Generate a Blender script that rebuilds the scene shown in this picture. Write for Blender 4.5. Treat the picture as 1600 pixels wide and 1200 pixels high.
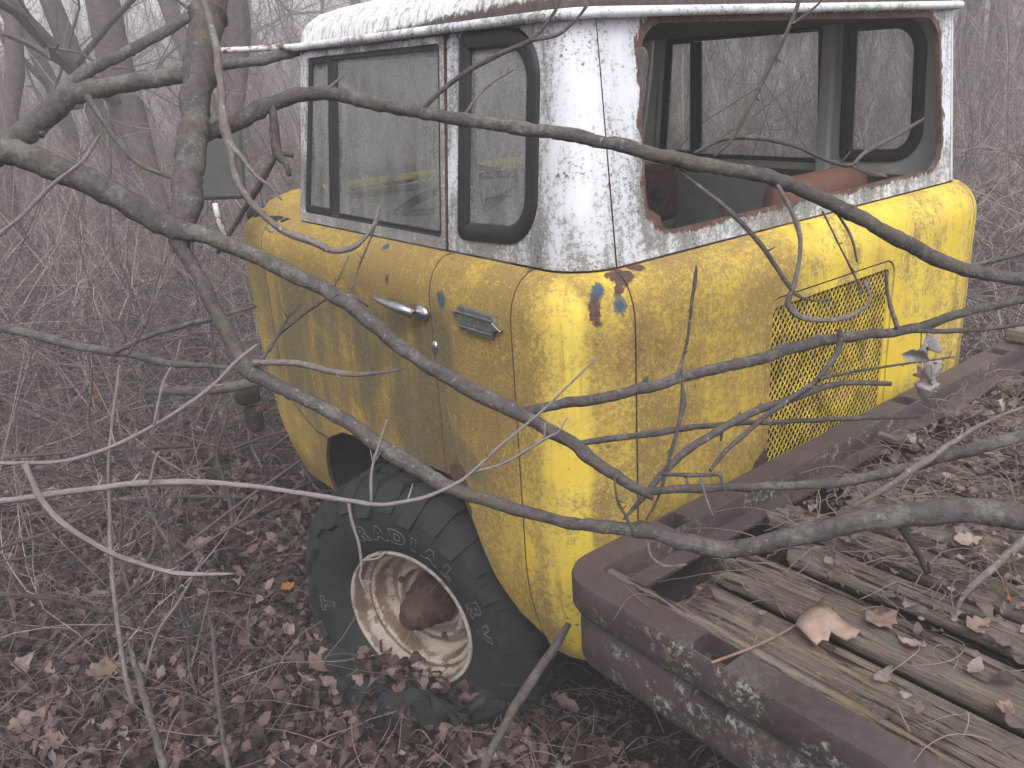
import bpy, bmesh, math, random
import numpy as np
from mathutils import Vector, Matrix, noise as mnoise
from mathutils.geometry import delaunay_2d_cdt
R = math.radians
random.seed(7); rng = np.random.default_rng(7)
for o in list(bpy.data.objects): bpy.data.objects.remove(o)
SC = bpy.context.scene; COL = SC.collection

# ------------------------------------------------------------ camera, sky, sun, exposure
cam_d = bpy.data.cameras.new('camera'); cam = bpy.data.objects.new('camera', cam_d); COL.objects.link(cam)
cam_d.sensor_width = 36; cam_d.lens = 30.363; cam_d.clip_start = .05; cam_d.clip_end = 400
cam.matrix_world = Matrix(((0.778505, 0.26063, -0.570966, -2.0831), (-0.624552, 0.231582, -0.745859, -1.3337),
                           (-0.062168, 0.937252, 0.343064, 1.6982), (0, 0, 0, 1)))
SC.camera = cam
SUN_EL, SUN_AZ = 52, 215
W = bpy.data.worlds.new('World'); SC.world = W; W.use_nodes = True
wn = W.node_tree; bg = wn.nodes['Background']
sky = wn.nodes.new('ShaderNodeTexSky'); sky.sky_type = 'NISHITA'; sky.sun_disc = False
sky.sun_elevation = R(SUN_EL); sky.sun_rotation = R(SUN_AZ); sky.air_density = 1.0; sky.dust_density = 4.0; sky.ozone_density = 1.0
hs = wn.nodes.new('ShaderNodeHueSaturation'); hs.inputs['Saturation'].default_value = .22
wn.links.new(sky.outputs[0], hs.inputs['Color']); wn.links.new(hs.outputs[0], bg.inputs['Color'])
bg.inputs['Strength'].default_value = .15
sl = bpy.data.lights.new('sun', 'SUN'); sun = bpy.data.objects.new('sun', sl); COL.objects.link(sun)
sl.energy = 1.2; sl.angle = R(32); sl.color = (1, .97, .965)
sd = Vector((math.sin(R(SUN_AZ))*math.cos(R(SUN_EL)), math.cos(R(SUN_AZ))*math.cos(R(SUN_EL)), math.sin(R(SUN_EL))))
sun.rotation_euler = sd.to_track_quat('Z', 'Y').to_euler(); sun.location = sd*30
SC.view_settings.view_transform = 'Standard'; SC.view_settings.look = 'None'
SC.view_settings.gamma = 1; SC.view_settings.use_curve_mapping = False
SC.view_settings.exposure = .97
HAZE = .017
SC.cycles.volume_bounces = 1; SC.cycles.max_bounces = 10

# ------------------------------------------------------------ node helpers
class NT:
    def __init__(s, name, disp=False):
        s.m = bpy.data.materials.new(name); s.m.use_nodes = True; s.t = s.m.node_tree; s.t.nodes.clear()
        s.out = s.n('ShaderNodeOutputMaterial'); s.tc = s.n('ShaderNodeTexCoord'); s.P = s.tc.outputs['Object']
    def n(s, t, **k):
        x = s.t.nodes.new(t)
        for a, b in k.items(): setattr(x, a, b)
        return x
    def put(s, sock, v):
        if v is None: return
        if isinstance(v, bpy.types.NodeSocket): s.t.links.new(v, sock)
        else:
            if sock.type == 'RGBA' and len(v) == 3: v = (*v, 1)
            sock.default_value = v
    def math(s, op, a, b=None, c=None, clamp=False):
        x = s.n('ShaderNodeMath', operation=op, use_clamp=clamp)
        for i, v in enumerate((a, b, c)): s.put(x.inputs[i], v)
        return x.outputs[0]
    def mul(s, a, b): return s.math('MULTIPLY', a, b)
    def add(s, a, b): return s.math('ADD', a, b, clamp=False)
    def vmath(s, op, a, b=None):
        x = s.n('ShaderNodeVectorMath', operation=op); s.put(x.inputs[0], a); s.put(x.inputs[1], b)
        return x.outputs['Value'] if op in ('DISTANCE', 'LENGTH', 'DOT_PRODUCT') else x.outputs[0]
    def scale(s, v, sc): return s.vmath('MULTIPLY', v, sc)
    def noise(s, v, sc, det=4, rough=.55, dist=0.):
        x = s.n('ShaderNodeTexNoise'); s.put(x.inputs['Vector'], v); x.inputs['Scale'].default_value = sc
        x.inputs['Detail'].default_value = det; x.inputs['Roughness'].default_value = rough; x.inputs['Distortion'].default_value = dist
        return x.outputs['Fac']
    def voro(s, v, sc, feat='F1', out='Distance'):
        x = s.n('ShaderNodeTexVoronoi', feature=feat); s.put(x.inputs['Vector'], v); x.inputs['Scale'].default_value = sc
        return x.outputs[out]
    def step(s, v, a, b):          # smooth 0..1 from a to b
        x = s.n('ShaderNodeMapRange', interpolation_type='SMOOTHSTEP'); s.put(x.inputs[0], v)
        x.inputs[1].default_value = min(a, b); x.inputs[2].default_value = max(a, b)
        x.inputs[3].default_value = 0 if a < b else 1; x.inputs[4].default_value = 1 if a < b else 0
        return x.outputs[0]
    def ramp(s, f, cs):
        x = s.n('ShaderNodeValToRGB'); s.put(x.inputs[0], f); e = x.color_ramp.elements
        while len(e) < len(cs): e.new(.5)
        for i, (p, c) in enumerate(cs): e[i].position = p; e[i].color = (*c, 1)
        return x.outputs[0]
    def mix(s, f, a, b, bt='MIX'):
        x = s.n('ShaderNodeMix', data_type='RGBA', blend_type=bt)
        s.put(x.inputs[0], f); s.put(x.inputs[6], a); s.put(x.inputs[7], b); return x.outputs[2]
    def attr(s, nm, out='Fac'): return s.n('ShaderNodeAttribute', attribute_name=nm).outputs[out]
    def xyz(s, v):
        x = s.n('ShaderNodeSeparateXYZ'); s.put(x.inputs[0], v); return x.outputs
    def comb(s, a, b, c):
        x = s.n('ShaderNodeCombineXYZ')
        for i, v in enumerate((a, b, c)): s.put(x.inputs[i], v)
        return x.outputs[0]
    def bump(s, h, st=.3, d=.01):
        x = s.n('ShaderNodeBump'); x.inputs['Strength'].default_value = st; x.inputs['Distance'].default_value = d
        s.put(x.inputs['Height'], h); return x.outputs[0]
    def bsdf(s, col, rough=.7, bump=None, metal=0., spec=.5, link=True, **k):
        b = s.n('ShaderNodeBsdfPrincipled'); s.put(b.inputs['Base Color'], col); s.put(b.inputs['Roughness'], rough)
        s.put(b.inputs['Metallic'], metal); s.put(b.inputs['Specular IOR Level'], spec)
        if bump is not None: s.put(b.inputs['Normal'], bump)
        if link: s.t.links.new(b.outputs[0], s.out.inputs['Surface'])
        return b.outputs[0]

M = {}
def simple(name, col, rough=.8, var=.25, sc=14, metal=0., bumps=.2, spec=.4):
    t = NT(name); f = t.noise(t.P, sc, 6, .65)
    c = t.ramp(f, [(.3, tuple(x*(1-var) for x in col)), (.7, tuple(min(1, x*(1+var)) for x in col))])
    t.bsdf(c, rough, t.bump(t.noise(t.P, sc*4, 5, .7), bumps, .004), metal, spec); M[name] = t.m; return t.m

# paint spots in scene position: (x,y,z,radius)
BLUE = [(-.838, -.024, 1.240, .021, .8), (-.804, -.058, 1.213, .020, .55), (-.747, -.08, 1.022, .011, .8), (-.895, .75, 1.258, .016, 1.6), (-.885, .437, 1.262, .016, 1.6), (-.94, .427, 1.172, .018, .5)]
RUST = [(-.852, -.033, 1.208, .013, .4), (-.770, -.030, 1.262, .030, 1.0), (-.79, -.046, 1.24, .014, .45), (-.70, -.012, 1.262, .017, .9), (-.94, .686, 1.178, .012, .6), (-.935, .66, 1.20, .009, 1.2), (-.30, -.08, .655, .045, .9), (-.24, -.08, .665, .03, .9), (-.94, .42, .60, .045, .35), (-.94, .445, .665, .02, .5), (-.94, .39, .53, .03, .5)]
def spots(t, lst, wob, edge=.006):
    out = None
    nz = t.noise(t.P, 38, 5, .7); nz2 = t.noise(t.P, 9, 3, .5)
    for (x, y, z, r, sz) in lst:
        d = t.vmath('LENGTH', t.scale(t.vmath('SUBTRACT', t.P, (x, y, z)), (1, 1, sz)))
        d = t.add(d, t.mul(t.math('SUBTRACT', nz, .5), wob)); d = t.add(d, t.mul(t.math('SUBTRACT', nz2, .5), wob*.8))
        k = t.step(d, r, r-edge)
        out = k if out is None else t.math('MAXIMUM', out, k)
    return out

def rust_col(t):
    return t.ramp(t.noise(t.P, 60, 6, .7), [(.3, (.045, .024, .02)), (.5, (.11, .06, .045)), (.7, (.19, .11, .085))])

def yellow():
    t = NT('yellow_paint'); X = t.xyz(t.P)
    def nz(v, g=2.6): return t.math('MULTIPLY_ADD', v, g, .5-.5*g, clamp=True)
    fine = nz(t.noise(t.P, 95, 8, .8)); mid = nz(t.noise(t.P, 27, 5, .65)); patch = nz(t.noise(t.vmath('ADD', t.P, (3.1, 1.7, .4)), 3.4, 4, .6, .5), 2.8)
    st = nz(t.noise(t.scale(t.P, (1, 1, .06)), 30, 5, .65)); st2 = nz(t.noise(t.scale(t.P, (1, 1, .13)), 8.5, 4, .6), 3)
    base = t.ramp(patch, [(.2, (.70, .51, .045)), (.8, (.77, .60, .10))])
    side = t.step(X[0], -.80, -.90); rearm = t.math('SUBTRACT', 1, side)
    yb = t.math('MULTIPLY', t.step(X[1], .10, .50), t.step(X[1], 1.75, 1.45)); zb = t.math('MULTIPLY', t.step(X[2], .40, .75), t.step(X[2], 1.24, 1.05))
    door = t.mul(t.mul(yb, zb), side)
    # region level of the thin tan film
    lev = t.add(t.mul(side, .62), t.add(t.mul(door, .22), .10))
    lev = t.add(lev, t.mul(t.mul(rearm, t.step(X[0], -.10, -.32)), .40)); lev = t.add(lev, t.mul(rearm, .13))
    lev = t.math('SUBTRACT', lev, t.mul(t.mul(t.step(X[1], .17, .13), t.step(X[0], -.76, -.80)), .20))
    lev = t.math('SUBTRACT', lev, t.mul(t.mul(t.step(X[1], .10, .035), t.step(X[0], -.855, -.885)), .55))
    vv = t.add(t.mul(patch, .46), t.add(t.mul(st2, .40), t.add(t.mul(st, .20), t.mul(mid, .14))))
    film = t.step(t.add(vv, lev), .58, 1.12)
    c = t.mix(t.mul(film, t.add(.55, t.mul(fine, .42))), base, t.ramp(mid, [(.2, (.33, .215, .05)), (.8, (.48, .34, .09))]))
    # coarse brown blotches within the film
    bl = t.mul(t.step(t.add(t.add(t.mul(mid, .20), t.mul(fine, .52)), t.add(t.mul(patch, .28), t.mul(lev, .34))), .56, .80), .80)
    c = t.mix(bl, c, t.ramp(fine, [(.2, (.15, .095, .04)), (.8, (.27, .18, .065))]))
    # grey green growth on the door, running downwards
    gg = t.step(t.add(t.add(t.mul(st2, .42), t.mul(st, .22)), t.add(t.mul(patch, .36), t.add(t.mul(door, .62), t.mul(fine, .14)))), .90, 1.26)
    c = t.mix(t.mul(gg, .78), c, t.ramp(fine, [(.15, (.055, .052, .034)), (.55, (.115, .105, .06)), (.9, (.24, .19, .07))]))
    # rusty brown blush beside the rear seam
    for (x, y, z, r, k) in ((-.79, -.075, 1.09, .075, .6), (-.71, -.08, 1.06, .05, .45), (-.945, .50, .70, .12, .45), (-.945, .25, .74, .09, .3), (-.28, -.08, .70, .11, .6), (-.94, 1.1, .72, .12, .35)):
        d = t.vmath('LENGTH', t.scale(t.vmath('SUBTRACT', t.P, (x, y, z)), (1, 1, .7))); d = t.add(d, t.mul(t.math('SUBTRACT', mid, .5), r*1.0))
        c = t.mix(t.mul(t.mul(t.step(d, r, r*.2), k), t.add(.45, t.mul(fine, .6))), c, (.13, .075, .04))
    pep = t.math('MULTIPLY', t.step(t.noise(t.P, 210, 3, .6), .585, .64), t.step(t.add(t.mul(patch, .5), t.mul(lev, .6)), .35, .7))
    c = t.mix(t.mul(pep, .7), c, (.07, .055, .03))
    pe = t.attr('pe'); ew = t.mul(t.step(t.noise(t.P, 30, 5, .7), .56, .80), .006)
    er = t.step(t.math('SUBTRACT', pe, ew), .0016, .0004)
    low = t.mul(t.step(X[2], .40, .30), t.step(t.noise(t.P, 30, 6, .7), .52, .68))
    run = t.mul(t.step(st, .74, .92), t.step(patch, .45, .7)); c = t.mix(t.mul(run, .5), c, (.22, .12, .035))
    c = t.mix(t.math('MAXIMUM', t.mul(er, .9), t.mul(low, .7)), c, rust_col(t))
    chip = t.mul(t.step(t.voro(t.vmath('ADD', t.P, t.scale(t.comb(mid, fine, mid), (.02, .02, .02))), 17), .10, .085), t.step(t.noise(t.vmath('ADD', t.P, (9, 2, 5)), 5.5, 3), .58, .62))
    c = t.mix(t.mul(chip, .9), c, rust_col(t))
    c = t.mix(spots(t, BLUE, .05, .003), c, (.16, .13, .07))
    c = t.mix(spots(t, [(x, y, z, r-.004, s) for x, y, z, r, s in BLUE], .05), c, t.ramp(fine, [(.2, (.022, .065, .10)), (.8, (.05, .115, .155))]))
    c = t.mix(spots(t, RUST, .055, .003), c, t.ramp(fine, [(.2, (.04, .025, .022)), (.8, (.13, .07, .05))]))
    t.bsdf(c, t.ramp(film, [(.1, (.5,)*3), (.8, (.85,)*3)]), t.bump(t.add(t.mul(film, -.3), t.mul(fine, .4)), .18, .003), 0, .42)
    M['yellow'] = t.m

def white(name, rustband, mildew):
    t = NT(name); X = t.xyz(t.P)
    def nz(v, g=2.6): return t.math('MULTIPLY_ADD', v, g, .5-.5*g, clamp=True)
    fine = nz(t.noise(t.P, 90, 8, .8)); st = nz(t.noise(t.scale(t.P, (1, 1, .10)), 17, 5, .65)); patch = nz(t.noise(t.P, 6, 4, .6)); big = nz(t.noise(t.scale(t.P, (1, 1, .3)), 2.5, 3))
    ed = t.attr('ed'); pe = t.attr('pe')
    near = t.add(t.mul(t.step(ed, .11, .0), .16), t.mul(t.step(X[2], 1.50, 1.28), .14))
    flank = t.step(X[0], -.80, -.845)
    v = t.add(t.add(t.mul(st, .34), t.mul(patch, .30)), t.add(t.mul(big, .20), near)); v = t.add(v, t.mul(flank, .10))
    c = t.mix(t.mul(t.step(v, .30, .82), .78), (.72, .745, .80), (.38, .38, .37))
    g = t.step(t.add(t.mul(v, .62), t.mul(fine, .50)), .58+mildew, .72+mildew)
    c = t.mix(t.mul(g, .78), c, t.ramp(fine, [(.3, (.09, .09, .08)), (.9, (.26, .25, .23))]))
    pep = t.math('MULTIPLY', t.step(t.noise(t.P, 130, 4, .65), .565, .62), t.step(t.add(t.mul(patch, .6), t.mul(st, .4)), .42, .62))
    c = t.mix(t.mul(pep, .85), c, (.05, .045, .04))
    nzz = t.noise(t.scale(t.P, (1, 1, .22)), 85, 4, .75); nz2 = t.noise(t.P, 9, 4, .6)
    wid = t.add(t.mul(nzz, .045), t.mul(nz2, .05)); wid = t.math('SUBTRACT', wid, .0475-rustband); wid = t.add(wid, t.mul(t.step(X[2], 1.70, 1.76), .010))
    edr = t.step(t.math('SUBTRACT', ed, wid), .002, -.001)
    pr = t.step(t.math('SUBTRACT', pe, t.mul(t.step(t.noise(t.P, 34, 5, .7), .56, .8), .007)), .0014, .0003)
    rr = t.math('MAXIMUM', edr if rustband > 0 else t.mul(edr, 0), pr)
    c = t.mix(rr, c, rust_col(t))
    t.bsdf(c, t.add(.42, t.mul(g, .35)), t.bump(t.add(t.mul(fine, .3), t.mul(rr, -1.)), .25, .003), 0, .4)
    M[name] = t.m

def bark(name, a, b, lich):
    t = NT(name); uv = t.n('ShaderNodeUVMap').outputs[0]
    f = t.noise(t.P, 55, 7, .7); l = t.noise(t.P, 14, 4, .6)
    rid = t.noise(t.scale(uv, (3.0, 26, 1)), 1.6, 5, .7, .5)
    c = t.ramp(t.add(t.mul(f, .55), t.mul(rid, .45)), [(.32, a), (.68, b)])
    k = t.mul(t.step(t.add(t.mul(l, .6), t.mul(t.noise(t.P, 120, 4, .7), .4)), .50, .60), lich)
    c = t.mix(k, c, (.25, .25, .225))
    c = t.mix(t.mul(t.step(t.noise(t.P, 90, 3, .6), .64, .70), min(1, lich)), c, (.42, .43, .41))
    c = t.mix(t.mul(t.step(t.noise(t.vmath('ADD', t.P, (5, 1, 2)), 7, 3, .6), .55, .7), .35), c, (.12, .115, .06))
    t.bsdf(c, .9, t.bump(t.add(rid, t.mul(f, .7)), .8, .006), 0, .2); M[name] = t.m

def leafmat(name, cols, tr=.25):
    t = NT(name); r = t.attr('rnd')
    c = t.ramp(r, cols); c = t.mix(t.mul(t.noise(t.P, 110, 4, .7), .5), c, tuple(x*.45 for x in cols[1][1]))
    a = t.bsdf(c, .75, None, 0, .25, link=False)
    tl = t.n('ShaderNodeBsdfTranslucent'); t.put(tl.inputs[0], c)
    mx = t.n('ShaderNodeMixShader'); mx.inputs[0].default_value = tr
    t.t.links.new(a, mx.inputs[1]); t.t.links.new(tl.outputs[0], mx.inputs[2]); t.t.links.new(mx.outputs[0], t.out.inputs['Surface'])
    M[name] = t.m

def glass(name, dirt, tint=(.80, .84, .82)):
    t = NT(name); X = t.xyz(t.P)
    tr = t.n('ShaderNodeBsdfTransparent'); tr.inputs[0].default_value = (*tint, 1)
    gl = t.n('ShaderNodeBsdfGlossy'); gl.inputs['Roughness'].default_value = .09; gl.inputs[0].default_value = (1, 1, 1, 1)
    fr = t.n('ShaderNodeFresnel'); fr.inputs[0].default_value = 1.5
    # seen from either face: use the absolute cosine
    lw = t.n('ShaderNodeLayerWeight'); lw.inputs[0].default_value = .22
    m1 = t.n('ShaderNodeMixShader'); t.put(m1.inputs[0], t.math('MINIMUM', t.add(.05, t.mul(lw.outputs['Fresnel'], 1.0)), .8))
    t.t.links.new(tr.outputs[0], m1.inputs[1]); t.t.links.new(gl.outputs[0], m1.inputs[2])
    df = t.n('ShaderNodeBsdfDiffuse'); df.inputs[0].default_value = (.27, .28, .27, 1) if 'side' in name else (.36, .37, .35, 1)
    d = t.add(t.mul(t.noise(t.scale(t.P, (1, 1, .25)), 14, 5, .6), .35), t.mul(t.noise(t.P, 130, 5, .7), .30))
    ped = t.step(t.attr('pe'), .10, .0)
    d = t.math('ADD', t.mul(t.step(d, .22, .45), dirt), t.mul(ped, .25), clamp=True)
    m2 = t.n('ShaderNodeMixShader'); t.put(m2.inputs[0], d)
    t.t.links.new(m1.outputs[0], m2.inputs[1]); t.t.links.new(df.outputs[0], m2.inputs[2]); t.t.links.new(m2.outputs[0], t.out.inputs['Surface'])
    M[name] = t.m

def wood():
    t = NT('weathered_wood'); s = t.scale(t.P, (1, .09, 1)); off = t.n('ShaderNodeObjectInfo').outputs['Random']
    o = t.comb(t.mul(off, 7), t.mul(off, 3), off); v = t.vmath('ADD', s, o)
    g = t.noise(v, 130, 8, .8); g2 = t.noise(v, 34, 6, .7); p = t.noise(t.vmath('ADD', t.P, t.comb(off, off, 0)), 6, 5, .65)
    c = t.ramp(t.add(t.mul(g, .6), t.mul(g2, .4)), [(.36, (.045, .033, .028)), (.46, (.16, .125, .105)), (.56, (.28, .225, .19)), (.70, (.42, .35, .30))])
    c = t.mix(t.mul(t.step(p, .53, .66), .65), c, t.ramp(g, [(.35, (.09, .05, .032)), (.65, (.36, .25, .17))]))
    c = t.mix(t.mul(t.step(t.noise(t.P, 14, 6, .7), .50, .66), .55), c, (.15, .15, .145))
    c = t.mix(t.mul(t.step(t.noise(v, 52, 5, .7), .45, .39), .9), c, (.022, .017, .015))
    c = t.mix(t.mul(t.step(t.noise(t.P, 70, 4, .7), .60, .68), .5), c, (.30, .29, .27))
    t.bsdf(c, .92, t.bump(t.add(g, t.mul(g2, 1.2)), 1., .010), 0, .15); M['wood'] = t.m

def rail():
    t = NT('rusty_rail'); X = t.xyz(t.P); f = t.noise(t.P, 60, 7, .7)
    nz = t.xyz(t.n('ShaderNodeNewGeometry').outputs['Normal'])[2]
    c = t.ramp(t.add(t.mul(f, .5), t.mul(t.noise(t.P, 5, 4), .5)), [(.3, (.034, .025, .025)), (.5, (.068, .050, .051)), (.7, (.112, .082, .080))])
    c = t.mix(t.mul(t.step(t.noise(t.P, 26, 6, .7), .56, .7), .5), c, (.11, .05, .035))
    lm = t.mul(t.step(t.noise(t.P, 8, 3, .6), .50, .60), t.step(t.noise(t.P, 70, 6, .75), .50, .58))
    c = t.mix(t.mul(lm, t.add(.12, t.mul(t.step(nz, .6, .2), .75))), c, t.ramp(t.noise(t.P, 33, 3), [(.4, (.13, .13, .07)), (.6, (.36, .37, .36))]))
    t.bsdf(c, t.ramp(f, [(.3, (.45,)*3), (.7, (.75,)*3)]), t.bump(t.add(f, lm), .45, .004), 0, .45); M['rail'] = t.m

def rim():
    t = NT('rim_paint'); f = t.noise(t.P, 70, 7, .75); p = t.noise(t.P, 14, 5, .65)
    c = t.ramp(t.noise(t.P, 9, 3), [(.35, (.31, .29, .25)), (.65, (.43, .40, .35))])
    c = t.mix(t.mul(t.step(t.add(t.mul(f, .5), t.mul(p, .5)), .50, .58), .85), c, t.ramp(f, [(.3, (.06, .03, .022)), (.7, (.27, .14, .09))]))
    c = t.mix(t.mul(t.step(p, .5, .4), .3), c, (.36, .24, .16))
    rr = t.attr('rr')
    for r0, w, k in ((.219, .006, .75), (.203, .007, .9), (.181, .006, .8), (.158, .012, .75), (.110, .010, .7), (.082, .016, .9)):
        d = t.math('ABSOLUTE', t.math('SUBTRACT', rr, r0)); d = t.math('SUBTRACT', d, t.mul(t.math('SUBTRACT', p, .5), .030))
        c = t.mix(t.mul(t.step(d, w, w*.3), k), c, t.ramp(f, [(.3, (.05, .026, .02)), (.7, (.20, .11, .075))]))
    t.bsdf(c, .65, t.bump(f, .4, .004), 0, .3); M['rim'] = t.m

def roofmat():
    t = NT('peeling_roof'); X = t.xyz(t.P); f = t.noise(t.scale(t.P, (1, 1, .3)), 55, 6, .75)
    z = t.add(X[2], t.mul(t.math('SUBTRACT', t.noise(t.P, 45, 5, .8), .5), .05))
    lim = t.add(1.795, t.mul(t.step(X[1], 1.15, .15), .030))
    bare = t.step(t.math('SUBTRACT', z, lim), .012, .0)
    c = t.ramp(t.noise(t.P, 4, 3), [(.3, (.60, .60, .60)), (.7, (.74, .74, .75))])
    c = t.mix(t.mul(t.step(f, .49, .60), .75), c, (.22, .20, .185))
    c = t.mix(bare, c, t.ramp(f, [(.3, (.035, .03, .03)), (.7, (.12, .09, .08))]))
    t.bsdf(c, .7, t.bump(t.add(f, t.mul(bare, -1.)), .5, .006), 0, .3); M['roof'] = t.m

def ground():
    t = NT('forest_soil'); f = t.noise(t.P, 9, 8, .75); g = t.noise(t.P, 60, 6, .75)
    c = t.ramp(t.add(t.mul(f, .4), t.mul(g, .6)), [(.3, (.022, .015, .013)), (.5, (.065, .044, .038)), (.66, (.15, .105, .092)), (.8, (.26, .19, .17))])
    t.bsdf(c, .95, t.bump(g, 1., .03), 0, .1); M['soil'] = t.m

white('white_paint', .0, -.015); white('white_rusted', .0115, -.035)
bark('bark', (.042, .036, .036), (.125, .108, .105), .30); bark('palebark', (.11, .092, .088), (.22, .19, .18), .6); bark('pale', (.17, .145, .145), (.29, .26, .255), .15)
bark('farbark', (.06, .045, .045), (.14, .11, .105), .2)
leafmat('leaf', [(0., (.018, .012, .012)), (.25, (.055, .034, .033)), (.5, (.130, .082, .076)), (.72, (.24, .160, .148)), (.9, (.38, .285, .262)), (1., (.50, .41, .39))])
leafmat('bedleaf', [(0., (.05, .036, .032)), (.3, (.13, .10, .09)), (.6, (.22, .175, .16)), (.85, (.36, .30, .28)), (1., (.52, .47, .45))])
leafmat('paleleaf', [(0., (.34, .24, .20)), (.5, (.44, .34, .30)), (1., (.56, .47, .44))])
leafmat('tanleaf', [(0., (.22, .14, .115)), (.5, (.31, .21, .18)), (1., (.40, .29, .25))])
leafmat('orangeleaf', [(0., (.5, .2, .05)), (.5, (.45, .19, .06)), (1., (.5, .2, .08))])
leafmat('greyleaf', [(0., (.30, .26, .26)), (.5, (.46, .42, .42)), (1., (.64, .62, .62))])
glass('dirty_glass', .42); glass('side_glass', .72); glass('clear_glass', .42)
wood(); rail(); rim(); roofmat(); ground()
simple('rubber', (.022, .024, .025), .75, .3, 30); simple('tyre_rubber', (.014, .018, .019), .82, .35, 18, bumps=.35)
simple('seal', (.016, .017, .018), .55, .3, 20); simple('chrome', (.52, .53, .55), .32, .25, 40, 1.0, .15)
simple('hub_rust', (.062, .032, .026), .9, .5, 35, bumps=.8); simple('brownrust', (.12, .065, .05), .9, .4, 30, bumps=.6)
simple('interior', (.38, .40, .37), .8, .2, 9); simple('interior_light', (.46, .48, .45), .8, .15, 7); simple('dark_trim', (.03, .032, .035), .7, .3, 20)
simple('seat_vinyl', (.17, .082, .06), .7, .25, 8, bumps=.3); simple('badge_metal', (.16, .165, .155), .65, .35, 60, .4, .7)
simple('underbody', (.03, .022, .02), .95, .4, 12); simple('letter_white', (.105, .105, .10), .8, .3, 60); simple('mirror_back', (.085, .095, .085), .7, .25, 20)
simple('lens_yellow', (.55, .38, .06), .6); simple('brown', (.20, .13, .10), .85, .35, 40); simple('twigs', (.225, .168, .158), .9, .4, 3, bumps=0)
simple('twig_pale', (.36, .30, .285), .9, .35, 3, bumps=0); simple('twig_dark', (.07, .052, .05), .9, .4, 3, bumps=0); simple('litter_twig', (.19, .145, .13), .9, .4, 5, bumps=0); simple('vent_dark', (.085, .065, .028), .9); simple('blackrot', (.03, .026, .02), .9, .5, 60, bumps=.8)
simple('vent_yellow', (.50, .365, .055), .8, .6, 16, bumps=.4)
def mirror_mats():
    t = NT('mirror_glass'); c = t.ramp(t.noise(t.P, 12, 5, .7), [(.3, (.10, .105, .10)), (.7, (.15, .155, .15))]); t.bsdf(c, .25, None, .35, .6); M['mirror_glass'] = t.m
    t = NT('arm_white'); f = t.noise(t.P, 30, 6, .75)
    t.bsdf(t.mix(t.step(f, .48, .56), (.62, .62, .62), rust_col(t)), .6, None, 0, .4); M['arm_white'] = t.m
mirror_mats()
yellow()
simple('chip', (.31, .225, .18), .9, .3, 40, bumps=.8)
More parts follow.
